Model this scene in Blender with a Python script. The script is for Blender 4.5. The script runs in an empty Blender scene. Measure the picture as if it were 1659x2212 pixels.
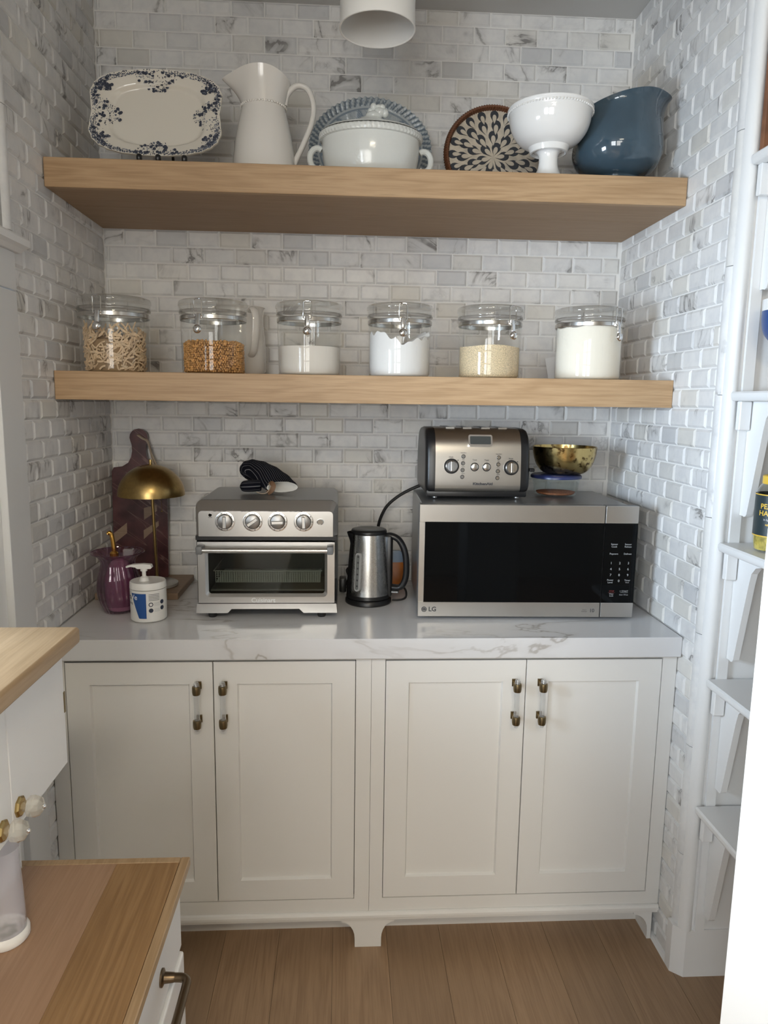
import bpy, bmesh, math, random
from mathutils import Vector, Matrix
random.seed(7)
R = math.radians
PI = math.pi
scene = bpy.context.scene
COL = scene.collection

# ------------------------------------------------------------------ camera, world, light
W = 1.695            # alcove width
ZC = 0.9313          # counter top
CEIL = 2.772
cam_d = bpy.data.cameras.new('camera')
cam = bpy.data.objects.new('camera', cam_d)
COL.objects.link(cam)
scene.camera = cam
FPX = 1555.49
cam_d.sensor_fit = 'HORIZONTAL'
cam_d.sensor_width = 36.0
cam_d.lens = FPX / 1659 * 36.0
cam_d.clip_start = 0.02
CAM = Vector((0.77054, -2.46402, 1.55413))
_yaw, _pit, _rol = 0.05832, -0.15304, 0.01424
_f = Vector((math.sin(_yaw) * math.cos(_pit), math.cos(_yaw) * math.cos(_pit), math.sin(_pit)))
_r = Vector((math.cos(_yaw), -math.sin(_yaw), 0))
_u = _r.cross(_f)
_r2 = math.cos(_rol) * _r + math.sin(_rol) * _u
_u2 = -math.sin(_rol) * _r + math.cos(_rol) * _u
cam.matrix_world = Matrix(((_r2.x, _u2.x, -_f.x, CAM.x), (_r2.y, _u2.y, -_f.y, CAM.y), (_r2.z, _u2.z, -_f.z, CAM.z), (0, 0, 0, 1)))


def project(p):
    v = Vector(p) - CAM
    c = v.dot(_f)
    return 829.5 + FPX * v.dot(_r2) / c, 1106 - FPX * v.dot(_u2) / c


world = bpy.data.worlds.new('sky')
scene.world = world
world.use_nodes = True
world.node_tree.nodes['Background'].inputs[0].default_value = (0.80, 0.90, 1.0, 1)
world.node_tree.nodes['Background'].inputs[1].default_value = 0.6


def area(name, loc, rot, sx, sy, power, col):
    d = bpy.data.lights.new(name, 'AREA')
    d.shape = 'RECTANGLE'
    d.size, d.size_y = sx, sy
    d.energy = power
    d.color = col
    o = bpy.data.objects.new(name, d)
    COL.objects.link(o)
    o.location = loc
    o.rotation_euler = rot
    return o


# daylight outside the side window over the left cabinet and outside the rear windows (behind the camera)
area('daylight', (-0.90, -1.90, 1.45), (R(90), 0, R(-90)), 1.25, 0.95, 205, (0.69, 0.83, 1.0))
area('daylight', (-0.95, -4.95, 1.65), (R(90), 0, 0), 1.15, 1.6, 72, (0.93, 0.98, 1.0))
area('daylight', (0.35, -4.95, 1.65), (R(90), 0, 0), 1.15, 1.6, 40, (1.0, 0.97, 0.90))
# added warm fill light behind the camera, no lamp fixture belongs to it
area('room_ceiling_lamp', (1.0, -3.4, 2.74), (0, 0, 0), 0.5, 0.5, 24, (1.0, 0.86, 0.64))

scene.view_settings.view_transform = 'Standard'
scene.view_settings.look = 'None'
scene.view_settings.gamma = 1.0
scene.view_settings.use_curve_mapping = False
scene.view_settings.exposure = 0.38

# ------------------------------------------------------------------ materials
MATS = {}


def new_mat(name):
    m = bpy.data.materials.new(name)
    m.use_nodes = True
    nt = m.node_tree
    b = nt.nodes['Principled BSDF']
    MATS[name] = m
    return m, nt, b


def nd(nt, kind, props=None, **ins):
    n = nt.nodes.new('ShaderNode' + kind)
    for k, v in (props or {}).items():
        setattr(n, k, v)
    for k, v in ins.items():
        key = int(k[1:]) if k[0] == 'i' and k[1:].isdigit() else k.replace('_', ' ')
        s = n.inputs[key]
        if isinstance(v, bpy.types.NodeSocket):
            nt.links.new(v, s)
        else:
            s.default_value = v
    return n


def mth(nt, op, a, b=0.0, c=None, clamp=False):
    n = nd(nt, 'Math', {'operation': op, 'use_clamp': clamp}, i0=a, i1=b)
    if c is not None:
        n.inputs[2].default_value = c
    return n.outputs[0]


def ramp(nt, fac, lo, hi, a=0.0, b=1.0):
    return nd(nt, 'MapRange', {'interpolation_type': 'SMOOTHSTEP'}, Value=fac, From_Min=lo, From_Max=hi, To_Min=a, To_Max=b).outputs[0]


def mixc(nt, fac, a, b):
    n = nd(nt, 'Mix', {'data_type': 'RGBA'})
    for s, v in ((n.inputs[0], fac), (n.inputs[6], a), (n.inputs[7], b)):
        if isinstance(v, bpy.types.NodeSocket):
            nt.links.new(v, s)
        else:
            s.default_value = v if not isinstance(v, tuple) or len(v) == 4 else (*v, 1)
    return n.outputs[2]


def plain(name, col, rough=0.5, metal=0.0, spec=0.5, coat=0.0, noise=0.0, nscale=40, bump=0.0, bscale=200, sss=0.0):
    m, nt, b = new_mat(name)
    b.inputs['Base Color'].default_value = (*col, 1)
    b.inputs['Roughness'].default_value = rough
    b.inputs['Metallic'].default_value = metal
    b.inputs['Specular IOR Level'].default_value = spec
    b.inputs['Coat Weight'].default_value = coat
    b.inputs['Coat Roughness'].default_value = 0.06
    if noise > 0 or bump > 0:
        tc = nd(nt, 'TexCoord').outputs['Object']
    if noise > 0:
        n = nd(nt, 'TexNoise', None, Vector=tc, Scale=nscale, Detail=4.0).outputs[0]
        c = mixc(nt, ramp(nt, n, 0.3, 0.7), tuple(x * (1 - noise) for x in col), tuple(min(1, x * (1 + noise)) for x in col))
        nt.links.new(c, b.inputs['Base Color'])
    if bump > 0:
        n = nd(nt, 'TexNoise', None, Vector=tc, Scale=bscale, Detail=3.0).outputs[0]
        bp = nd(nt, 'Bump', None, Strength=bump, Distance=0.001, Height=n).outputs[0]
        nt.links.new(bp, b.inputs['Normal'])
    return m


def marble_tile(name, stuff=False):
    m, nt, b = new_mat(name)
    pos = nd(nt, 'NewGeometry').outputs['Position']
    if stuff:
        colr = nd(nt, 'Attribute', {'attribute_name': 'seed'}).outputs['Color']
    else:
        colr = nd(nt, 'ObjectInfo').outputs['Color']
    off = nd(nt, 'VectorMath', {'operation': 'SCALE'}, i0=colr, Scale=37.0).outputs[0]
    p = nd(nt, 'VectorMath', {'operation': 'ADD'}, i0=pos, i1=off).outputs[0]
    sep = nd(nt, 'SeparateColor', None, Color=colr)
    tone, beige, vein = sep.outputs[0], sep.outputs[1], sep.outputs[2]
    # rotate/stretch for diagonal veins
    mp = nd(nt, 'Mapping', None, Vector=p, Rotation=(0.6, 0.5, 0.9), Scale=(1.0, 2.1, 1.0)).outputs[0]
    n1 = nd(nt, 'TexNoise', None, Vector=mp, Scale=5.5, Detail=5.0, Roughness=0.55, Distortion=0.9).outputs[0]
    a1 = mth(nt, 'ABSOLUTE', mth(nt, 'SUBTRACT', n1, 0.5))
    v1 = ramp(nt, a1, 0.0, 0.020, 1.0, 0.0)
    v1b = ramp(nt, a1, 0.0, 0.075, 0.5, 0.0)
    msk = nd(nt, 'TexNoise', None, Vector=p, Scale=9.0, Detail=3.0).outputs[0]
    msk = ramp(nt, msk, 0.46, 0.66)
    veins = mth(nt, 'MULTIPLY', mth(nt, 'ADD', v1, v1b, clamp=True), msk)
    veins = mth(nt, 'MULTIPLY', veins, ramp(nt, vein, 0.2, 0.8, 0.10, 1.0))
    cloud = nd(nt, 'TexNoise', None, Vector=p, Scale=22.0, Detail=5.0, Roughness=0.6).outputs[0]
    c = mixc(nt, ramp(nt, cloud, 0.35, 0.72), (0.80, 0.795, 0.785), (0.71, 0.71, 0.715))
    c = mixc(nt, ramp(nt, beige, 0.72, 1.0, 0.0, 0.45), c, (0.68, 0.64, 0.55))
    c = mixc(nt, ramp(nt, tone, 0.78, 1.0, 0.0, 0.55), c, (0.50, 0.51, 0.53))
    c = mixc(nt, mth(nt, 'MULTIPLY', veins, 0.88), c, (0.20, 0.19, 0.185))
    nt.links.new(c, b.inputs['Base Color'])
    b.inputs['Roughness'].default_value = 0.34
    b.inputs['Specular IOR Level'].default_value = 0.35
    return m


def wood(name, c1, c2, axis=0, scale=1.0, rough=0.45, cath=0.5, tint=0.0, dark=(0.25, 0.16, 0.08)):
    """oak: long streaks along one object axis plus cathedral figure and short pores"""
    m, nt, b = new_mat(name)
    tc = nd(nt, 'TexCoord').outputs['Object']
    rnd = nd(nt, 'ObjectInfo').outputs['Random']
    cx = nd(nt, 'CombineXYZ', None, X=mth(nt, 'MULTIPLY', rnd, 13.0), Y=mth(nt, 'MULTIPLY', rnd, 7.0), Z=mth(nt, 'MULTIPLY', rnd, 11.0)).outputs[0]
    p = nd(nt, 'VectorMath', {'operation': 'ADD'}, i0=tc, i1=cx).outputs[0]
    s1 = [14.0 * scale] * 3
    s1[axis] = 1.1 * scale
    q = nd(nt, 'Mapping', None, Vector=p, Scale=tuple(s1)).outputs[0]
    n1 = nd(nt, 'TexNoise', None, Vector=q, Scale=1.0, Detail=3.0, Distortion=0.4).outputs[0]
    rings = mth(nt, 'FRACT', mth(nt, 'MULTIPLY', n1, 9.0))
    rings = mth(nt, 'ABSOLUTE', mth(nt, 'SUBTRACT', rings, 0.5))
    s2 = [260.0 * scale] * 3
    s2[axis] = 9.0 * scale
    q2 = nd(nt, 'Mapping', None, Vector=p, Scale=tuple(s2)).outputs[0]
    n2 = nd(nt, 'TexNoise', None, Vector=q2, Scale=1.0, Detail=4.0).outputs[0]
    f = mth(nt, 'ADD', mth(nt, 'MULTIPLY', rings, cath), mth(nt, 'MULTIPLY', n2, 0.9))
    c = mixc(nt, ramp(nt, f, 0.25, 0.85), c2, c1)
    pores = ramp(nt, n2, 0.60, 0.72, 0.0, 0.38)
    c = mixc(nt, pores, c, dark)
    if tint > 0:
        c = mixc(nt, mth(nt, 'MULTIPLY', rnd, tint), c, tuple(x * 0.62 for x in c1))
    nt.links.new(c, b.inputs['Base Color'])
    b.inputs['Roughness'].default_value = rough
    bp = nd(nt, 'Bump', None, Strength=0.25, Distance=0.0006, Height=n2).outputs[0]
    nt.links.new(bp, b.inputs['Normal'])
    return m


def brushed(name, col, rough=0.28, axis=0, amt=0.05, aniso=0.0):
    m, nt, b = new_mat(name)
    tc = nd(nt, 'TexCoord').outputs['Object']
    s = [2600.0] * 3
    s[axis] = 30.0
    q = nd(nt, 'Mapping', None, Vector=tc, Scale=tuple(s)).outputs[0]
    n = nd(nt, 'TexNoise', None, Vector=q, Scale=1.0, Detail=2.0).outputs[0]
    nt.links.new(ramp(nt, n, 0.3, 0.7, rough - amt * 0.4, rough + amt * 0.4), b.inputs['Roughness'])
    c = mixc(nt, n, tuple(x * 0.985 for x in col), tuple(min(1, x * 1.015) for x in col))
    nt.links.new(c, b.inputs['Base Color'])
    b.inputs['Metallic'].default_value = 1.0
    return m


def clear(name, tint=(1, 1, 1), refl=1.0, rough=0.0, body=0.0, bodycol=(1, 1, 1), ior=1.45):
    """thin clear wall: see-through film with fresnel reflection (and a little body colour)"""
    m = bpy.data.materials.new(name)
    m.use_nodes = True
    nt = m.node_tree
    nt.nodes.remove(nt.nodes['Principled BSDF'])
    out = nt.nodes['Material Output']
    tr = nd(nt, 'BsdfTransparent', None, Color=(*tint, 1)).outputs[0]
    if body > 0:
        df = nd(nt, 'BsdfDiffuse', None, Color=(*bodycol, 1)).outputs[0]
        tr = nd(nt, 'MixShader', None, i0=body, i1=tr, i2=df).outputs[0]
    gl = nd(nt, 'BsdfGlossy', None, Color=(1, 1, 1, 1), Roughness=rough).outputs[0]
    bf = nd(nt, 'NewGeometry').outputs['Backfacing']
    io = nd(nt, 'MapRange', None, Value=bf, From_Min=0.0, From_Max=1.0, To_Min=ior, To_Max=1.0 / ior).outputs[0]
    fr = nd(nt, 'Fresnel', None, IOR=io).outputs[0]
    fr = mth(nt, 'MULTIPLY', fr, refl, clamp=True)
    ms = nd(nt, 'MixShader', None, i0=fr, i1=tr, i2=gl).outputs[0]
    nt.links.new(ms, out.inputs['Surface'])
    MATS[name] = m
    return m


M = MATS
marble_tile('marble_tile')
marble_tile('marble_tile_far', True)
plain('grout', (0.86, 0.85, 0.83), 0.8)
plain('white_paint', (0.82, 0.82, 0.815), 0.38, noise=0.02, nscale=3)
plain('casing_paint', (0.74, 0.745, 0.745), 0.45)
plain('ceiling_paint', (0.62, 0.615, 0.60), 0.7, bump=0.6, bscale=18)
plain('cabinet_paint', (0.77, 0.76, 0.735), 0.42)
plain('room_paint', (0.46, 0.45, 0.43), 0.7)
plain('gap_dark', (0.03, 0.028, 0.026), 0.8)
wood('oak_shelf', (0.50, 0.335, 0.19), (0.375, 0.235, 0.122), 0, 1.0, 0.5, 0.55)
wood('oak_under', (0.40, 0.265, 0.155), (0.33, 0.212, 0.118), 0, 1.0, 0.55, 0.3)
wood('oak_floor', (0.39, 0.255, 0.152), (0.28, 0.175, 0.10), 1, 0.8, 0.42, 0.45, tint=0.55)
wood('oak_top', (0.47, 0.325, 0.19), (0.36, 0.24, 0.13), 1, 0.9, 0.4, 0.4)
wood('oak_top_dark', (0.36, 0.215, 0.10), (0.25, 0.14, 0.06), 1, 0.9, 0.4, 0.5)
wood('oak_top_pink', (0.44, 0.28, 0.18), (0.36, 0.22, 0.135), 1, 0.9, 0.4, 0.25)
wood('block_wood', (0.34, 0.24, 0.17), (0.27, 0.18, 0.12), 0, 1.0, 0.5, 0.4)
brushed('steel', (0.60, 0.585, 0.56), 0.30, 0)
brushed('steel_vertical', (0.62, 0.61, 0.59), 0.26, 2)
brushed('steel_dark', (0.34, 0.335, 0.33), 0.36, 0)
brushed('steel_satin', (0.62, 0.61, 0.59), 0.5, 0)
plain('cavity_grey', (0.20, 0.205, 0.195), 0.5)
plain('wire_grey', (0.78, 0.78, 0.76), 0.35)
plain('steel_plain', (0.66, 0.65, 0.63), 0.22, 1.0)
plain('chrome', (0.80, 0.80, 0.80), 0.08, 1.0)
plain('grey_metal', (0.36, 0.365, 0.37), 0.34, 0.85)
plain('grey_plastic', (0.16, 0.165, 0.17), 0.4)
plain('black_plastic', (0.012, 0.012, 0.013), 0.32)
plain('black_gloss', (0.003, 0.0035, 0.004), 0.05, spec=0.16)
plain('black_rubber', (0.015, 0.015, 0.016), 0.6)
plain('display_grey', (0.055, 0.06, 0.058), 0.15)
plain('print_grey', (0.42, 0.43, 0.44), 0.5)
plain('gauge_grey', (0.20, 0.215, 0.215), 0.2)
plain('print_dark', (0.05, 0.05, 0.055), 0.5)
plain('print_red', (0.22, 0.035, 0.03), 0.5)
plain('print_white', (0.85, 0.86, 0.87), 0.5)
plain('white_ceramic', (0.82, 0.80, 0.765), 0.12, coat=0.4)
plain('bright_ceramic', (0.86, 0.86, 0.85), 0.10, coat=0.5)
plain('pale_ceramic', (0.77, 0.80, 0.785), 0.14, coat=0.4, bump=0.9, bscale=55)
plain('platter_ceramic', (0.80, 0.765, 0.69), 0.12, coat=0.4)
plain('print_blue', (0.055, 0.064, 0.095), 0.25, noise=0.3, nscale=300)
plain('print_blue_light', (0.20, 0.225, 0.28), 0.25, noise=0.3, nscale=300)
plain('rattan', (0.16, 0.060, 0.026), 0.5, bump=0.6, bscale=300)
plain('inlay_dark', (0.045, 0.05, 0.06), 0.25, noise=0.6, nscale=120)
plain('inlay_cream', (0.62, 0.55, 0.45), 0.3, noise=0.12, nscale=60)
plain('blue_glaze', (0.048, 0.082, 0.112), 0.08, coat=0.6, noise=0.12, nscale=8)
plain('brass', (0.44, 0.31, 0.125), 0.30, 1.0, noise=0.08, nscale=90)
plain('antique_brass', (0.22, 0.17, 0.095), 0.36, 1.0)
plain('bronze', (0.17, 0.125, 0.08), 0.34, 1.0)
plain('gold_metal', (0.72, 0.40, 0.10), 0.22, 1.0)
plain('white_plastic', (0.84, 0.83, 0.80), 0.35)
plain('label_blue', (0.018, 0.085, 0.30), 0.35)
plain('label_navy', (0.03, 0.04, 0.07), 0.4)
plain('blue_lid', (0.025, 0.035, 0.12), 0.3)
plain('pink_soap', (0.62, 0.36, 0.47), 0.4)
plain('lining', (0.72, 0.71, 0.68), 0.8, bump=0.8, bscale=90)
plain('leather', (0.20, 0.11, 0.06), 0.6)
plain('jute', (0.42, 0.34, 0.26), 0.8)
plain('noodle', (0.74, 0.56, 0.37), 0.6, noise=0.12, nscale=60)
plain('noodle_core', (0.34, 0.23, 0.13), 0.9)  # darkened noodle colour, stands in for shade in the gaps
plain('kernel', (0.66, 0.36, 0.13), 0.22, noise=0.30, nscale=90)
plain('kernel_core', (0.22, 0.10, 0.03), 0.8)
plain('sugar', (0.83, 0.80, 0.75), 0.8, bump=0.4, bscale=700)
plain('flour_white', (0.87, 0.87, 0.87), 0.9, bump=0.8, bscale=60)
plain('flour_cream', (0.85, 0.80, 0.70), 0.9, bump=0.8, bscale=40)
plain('rice', (0.70, 0.565, 0.37), 0.7, noise=0.28, nscale=420, bump=1.0, bscale=420)
plain('orange_pack', (0.42, 0.13, 0.02), 0.35, noise=0.15, nscale=30)
plain('blue_pack', (0.22, 0.30, 0.42), 0.3)
plain('jar_blue', (0.03, 0.08, 0.25), 0.3)
plain('brown_box', (0.20, 0.085, 0.04), 0.6, noise=0.2, nscale=30)
plain('spice', (0.34, 0.12, 0.05), 0.9, noise=0.3, nscale=200)
plain('marble_base', (0.42, 0.41, 0.40), 0.15)
plain('peach', (0.55, 0.42, 0.10), 0.4, noise=0.4, nscale=60)
plain('label_black', (0.02, 0.035, 0.04), 0.4)
plain('label_yellow', (0.80, 0.52, 0.06), 0.4)
plain('green_glass', (0.20, 0.26, 0.20), 0.15)
clear('canister_clear', (0.97, 0.975, 0.97), 1.0, 0.01)
clear('canister_lid_clear', (0.93, 0.935, 0.93), 1.5, 0.02, 0.03, (0.6, 0.6, 0.58))
clear('seal_clear', (0.62, 0.61, 0.60), 1.0, 0.1, 0.22, (0.42, 0.40, 0.38))
clear('glass_bowl', (0.93, 0.96, 0.95), 1.2, 0.0)
clear('acrylic', (0.90, 0.91, 0.91), 2.2, 0.0, 0.16, (0.95, 0.95, 0.95))
clear('oven_glass', (0.62, 0.64, 0.61), 0.55, 0.04)
clear('purple_glass', (0.74, 0.60, 0.70), 1.8, 0.02, 0.10, (0.16, 0.06, 0.12))
clear('crystal', (0.93, 0.92, 0.88), 1.6, 0.04, 0.22, (0.85, 0.83, 0.77), 1.6)
clear('milky_plastic', (0.86, 0.86, 0.90), 0.9, 0.1, 0.38, (0.82, 0.81, 0.86))


def quartz():
    m, nt, b = new_mat('quartz')
    tc = nd(nt, 'NewGeometry').outputs['Position']
    mp = nd(nt, 'Mapping', None, Vector=tc, Rotation=(0, 0, 0.35), Scale=(1.0, 2.6, 1.6)).outputs[0]
    n1 = nd(nt, 'TexNoise', None, Vector=mp, Scale=1.7, Detail=6.0, Roughness=0.5, Distortion=0.6).outputs[0]
    a = mth(nt, 'ABSOLUTE', mth(nt, 'SUBTRACT', n1, 0.52))
    v = ramp(nt, a, 0.0, 0.010, 1.0, 0.0)
    v = mth(nt, 'ADD', mth(nt, 'MULTIPLY', v, 0.6), ramp(nt, a, 0.0, 0.05, 0.14, 0.0))
    k = nd(nt, 'TexNoise', None, Vector=tc, Scale=2.5, Detail=2.0).outputs[0]
    v = mth(nt, 'MULTIPLY', v, ramp(nt, k, 0.4, 0.6))
    c = mixc(nt, v, (0.69, 0.69, 0.70), (0.34, 0.31, 0.28))
    nt.links.new(c, b.inputs['Base Color'])
    b.inputs['Roughness'].default_value = 0.16
    b.inputs['Specular IOR Level'].default_value = 0.6


quartz()


def stone_board():
    m, nt, b = new_mat('burgundy_stone')
    tc = nd(nt, 'TexCoord').outputs['Object']
    n = nd(nt, 'TexNoise', None, Vector=tc, Scale=18.0, Detail=5.0).outputs[0]
    c = mixc(nt, ramp(nt, n, 0.3, 0.7), (0.058, 0.022, 0.026), (0.115, 0.045, 0.048))
    mp = nd(nt, 'Mapping', None, Vector=tc, Rotation=(0, R(-38), 0)).outputs[0]
    w = nd(nt, 'TexNoise', None, Vector=nd(nt, 'Mapping', None, Vector=mp, Scale=(3.0, 1.0, 24.0)).outputs[0], Scale=1.0, Detail=2.0).outputs[0]
    c = mixc(nt, ramp(nt, mth(nt, 'ABSOLUTE', mth(nt, 'SUBTRACT', w, 0.56)), 0.0, 0.012, 0.55, 0.0), c, (0.28, 0.17, 0.15))
    nt.links.new(c, b.inputs['Base Color'])
    b.inputs['Roughness'].default_value = 0.25


stone_board()


def pinstripe():
    m, nt, b = new_mat('pinstripe')
    uv = nd(nt, 'Attribute', {'attribute_name': 'strip'}).outputs['Fac']
    f = mth(nt, 'ABSOLUTE', mth(nt, 'SUBTRACT', mth(nt, 'FRACT', mth(nt, 'MULTIPLY', uv, 30.0)), 0.5))
    c = mixc(nt, ramp(nt, f, 0.0, 0.09, 0.75, 0.0), (0.007, 0.008, 0.014), (0.34, 0.34, 0.36))
    nt.links.new(c, b.inputs['Base Color'])
    b.inputs['Roughness'].default_value = 0.9
    b.inputs['Specular IOR Level'].default_value = 0.1


pinstripe()


def hammered():
    m, nt, b = new_mat('aged_gold')
    tc = nd(nt, 'TexCoord').outputs['Object']
    n = nd(nt, 'TexNoise', None, Vector=tc, Scale=60.0, Detail=6.0).outputs[0]
    c = mixc(nt, ramp(nt, n, 0.50, 0.64), (0.62, 0.47, 0.20), (0.13, 0.08, 0.03))
    nt.links.new(c, b.inputs['Base Color'])
    b.inputs['Metallic'].default_value = 1.0
    b.inputs['Roughness'].default_value = 0.2


hammered()


def vcol(name, rough=0.3, coat=0.2):
    m, nt, b = new_mat(name)
    a = nd(nt, 'Attribute', {'attribute_name': 'col'}).outputs['Color']
    nt.links.new(a, b.inputs['Base Color'])
    b.inputs['Roughness'].default_value = rough
    b.inputs['Coat Weight'].default_value = coat


vcol('relief_glaze')


# ------------------------------------------------------------------ mesh helpers
class G:
    """collects geometry for ONE mesh object"""

    def __init__(s):
        s.v, s.f = [], []
        s.xf = None

    def add(s, vs, fs):
        o = len(s.v)
        s.v += [tuple(s.xf @ Vector(p)) if s.xf else tuple(p) for p in vs]
        s.f += [tuple(i + o for i in f) for f in fs]
        return s

    def box(s, x0, x1, y0, y1, z0, z1):
        return s.add([(x0, y0, z0), (x1, y0, z0), (x1, y1, z0), (x0, y1, z0), (x0, y0, z1), (x1, y0, z1), (x1, y1, z1), (x0, y1, z1)],
                     [(0, 3, 2, 1), (4, 5, 6, 7), (0, 1, 5, 4), (1, 2, 6, 5), (2, 3, 7, 6), (3, 0, 4, 7)])

    def rbox(s, x0, x1, y0, y1, z0, z1, r=0.004, seg=2):
        bm = bmesh.new()
        bmesh.ops.create_cube(bm, size=1)
        for v in bm.verts:
            v.co = Vector(((x0 + x1) / 2 + v.co.x * (x1 - x0), (y0 + y1) / 2 + v.co.y * (y1 - y0), (z0 + z1) / 2 + v.co.z * (z1 - z0)))
        bmesh.ops.bevel(bm, geom=bm.edges[:], offset=r, segments=seg, profile=0.5, affect='EDGES')
        bm.verts.index_update()
        s.add([v.co[:] for v in bm.verts], [[v.index for v in f.verts] for f in bm.faces])
        bm.free()
        return s

    def prism(s, poly, a0, a1, axis='y'):
        """polygon extruded along an axis; poly gives the two other coordinates in xyz order"""
        n = len(poly)

        def mk(p, a):
            return {'x': (a, p[0], p[1]), 'y': (p[0], a, p[1]), 'z': (p[0], p[1], a)}[axis]
        vs = [mk(p, a0) for p in poly] + [mk(p, a1) for p in poly]
        fs = [tuple(range(n)), tuple(range(2 * n - 1, n - 1, -1))]
        fs += [(i, n + i, n + (i + 1) % n, (i + 1) % n) for i in range(n)]
        return s.add(vs, fs)

    def lathe(s, prof, c=(0, 0, 0), seg=40, sx=1.0, sy=1.0, fn=None, axis='z', closed=False):
        n = len(prof)
        vs, fs = [], []
        for i in range(seg):
            t = 2 * PI * i / seg
            for k, (r, z) in enumerate(prof):
                p = (r * math.cos(t) * sx, r * math.sin(t) * sy, z)
                if fn:
                    p = fn(p, t, r, z)
                if axis == 'y':
                    p = (p[0], p[2], p[1])
                elif axis == 'x':
                    p = (p[2], p[0], p[1])
                vs.append((p[0] + c[0], p[1] + c[1], p[2] + c[2]))
        m = n if closed else n - 1
        for i in range(seg):
            j = (i + 1) % seg
            for k in range(m):
                k2 = (k + 1) % n
                fs.append((i * n + k, j * n + k, j * n + k2, i * n + k2))
        return s.add(vs, fs)

    def tube(s, path, r, seg=10, caps=True, flat=None):
        """swept tube; r a number or a list; flat = (a, b) elliptic scale"""
        P = [Vector(p) for p in path]
        n = len(P)
        rs = r if isinstance(r, (list, tuple)) else [r] * n
        vs, fs = [], []
        ref = None
        for i in range(n):
            t = (P[min(i + 1, n - 1)] - P[max(i - 1, 0)]).normalized()
            if ref is None:
                ref = t.orthogonal().normalized()
                if flat:
                    ref = (Vector(flat[2]) - t * t.dot(Vector(flat[2]))).normalized()
            else:
                ref = (ref - t * ref.dot(t)).normalized()
            b = t.cross(ref)
            for k in range(seg):
                a = 2 * PI * k / seg
                ca, sa = math.cos(a), math.sin(a)
                if flat:
                    ca, sa = ca * flat[0], sa * flat[1]
                vs.append(P[i] + (ref * ca + b * sa) * rs[i])
        for i in range(n - 1):
            for k in range(seg):
                fs.append((i * seg + k, i * seg + (k + 1) % seg, (i + 1) * seg + (k + 1) % seg, (i + 1) * seg + k))
        if caps:
            fs.append(tuple(range(seg - 1, -1, -1)))
            fs.append(tuple(range((n - 1) * seg, n * seg)))
        return s.add(vs, fs)

    def ball(s, c, r, seg=10, rings=6, sc=(1, 1, 1)):
        prof = [(max(1e-5, r * math.sin(PI * k / rings)), -r * math.cos(PI * k / rings)) for k in range(rings + 1)]
        return s.lathe([(a * 1.0, b) for a, b in prof], c, seg, fn=lambda p, t, rr, z: (p[0] * sc[0], p[1] * sc[1], p[2] * sc[2]))

    def mesh(s, name, smooth=False, auto=None):
        me = bpy.data.meshes.new(name)
        me.from_pydata(s.v, [], s.f)
        me.update()
        bm = bmesh.new()
        bm.from_mesh(me)
        bmesh.ops.recalc_face_normals(bm, faces=bm.faces[:])
        if smooth:
            for f in bm.faces:
                f.smooth = True
            if auto:
                for e in bm.edges:
                    if len(e.link_faces) == 2 and e.calc_face_angle(0) > R(auto):
                        e.smooth = False
        bm.to_mesh(me)
        bm.free()
        return me

    def build(s, name, mat, parent=None, smooth=False, auto=35, loc=None):
        me = s.mesh(name, smooth, auto if smooth else None)
        return link(name, me, mat, parent, loc)


def link(name, me, mat, parent=None, loc=None):
    o = bpy.data.objects.new(name, me)
    if mat is not None:
        me.materials.clear()
        me.materials.append(MATS[mat])
    COL.objects.link(o)
    if parent is not None:
        o.parent = parent
    if loc is not None:
        o.location = loc
    return o


def tag(o, label=None, cat=None, group=None, kind=None):
    if label:
        o['label'] = label
    if cat:
        o['category'] = cat
    if group:
        o['group'] = group
    if kind:
        o['kind'] = kind
    return o


def thing(name, label, cat, loc=(0, 0, 0), rz=0.0, group=None):
    o = bpy.data.objects.new(name, None)
    o.empty_display_size = 0.05
    COL.objects.link(o)
    o.location = loc
    o.rotation_euler = (0, 0, rz)
    return tag(o, label, cat, group)


def spline(pts, n=6):
    """Catmull-Rom through points"""
    P = [Vector(p) for p in pts]
    P = [2 * P[0] - P[1]] + P + [2 * P[-1] - P[-2]]
    out = []
    for i in range(1, len(P) - 2):
        for k in range(n):
            t = k / n
            a, b, c, d = P[i - 1], P[i], P[i + 1], P[i + 2]
            out.append(0.5 * ((2 * b) + (c - a) * t + (2 * a - 5 * b + 4 * c - d) * t * t + (3 * b - a - 3 * c + d) * t ** 3))
    out.append(P[-2])
    return out


def smooth_prof(pts, n=4):
    return [(max(1e-4, p.x), p.y) for p in spline([(a, b, 0) for a, b in pts], n)]


def rrect(w, h, r, n=5, cx=0.0, cz=0.0):
    out = []
    for sx, sz, a0 in ((1, 1, 0), (-1, 1, 90), (-1, -1, 180), (1, -1, 270)):
        for k in range(n + 1):
            a = R(a0 + 90 * k / n)
            out.append((cx + sx * (w / 2 - r) + r * math.cos(a), cz + sz * (h / 2 - r) + r * math.sin(a)))
    return out


def text_mesh(body, size, depth=0.0003, bold=0.0, align='CENTER', space=1.0):
    c = bpy.data.curves.new('lettering', 'FONT')
    c.body = body
    c.size = size
    c.align_x = align
    c.align_y = 'CENTER'
    c.extrude = depth
    c.offset = bold
    c.space_character = space
    c.resolution_u = 3
    o = bpy.data.objects.new('lettering', c)
    COL.objects.link(o)
    me = bpy.data.meshes.new_from_object(o)
    bpy.data.objects.remove(o)
    bpy.data.curves.remove(c)
    return me


def lettering(body, size, mat, parent, loc, bold=0.0, rot=None, align='CENTER', sx=1.0, name='lettering'):
    me = text_mesh(body, size, bold=bold, align=align)
    o = link(name, me, mat, parent)
    o.location = loc
    o.rotation_euler = rot or (R(90), 0, 0)
    o.scale = (sx, 1, 1)
    return o


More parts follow.
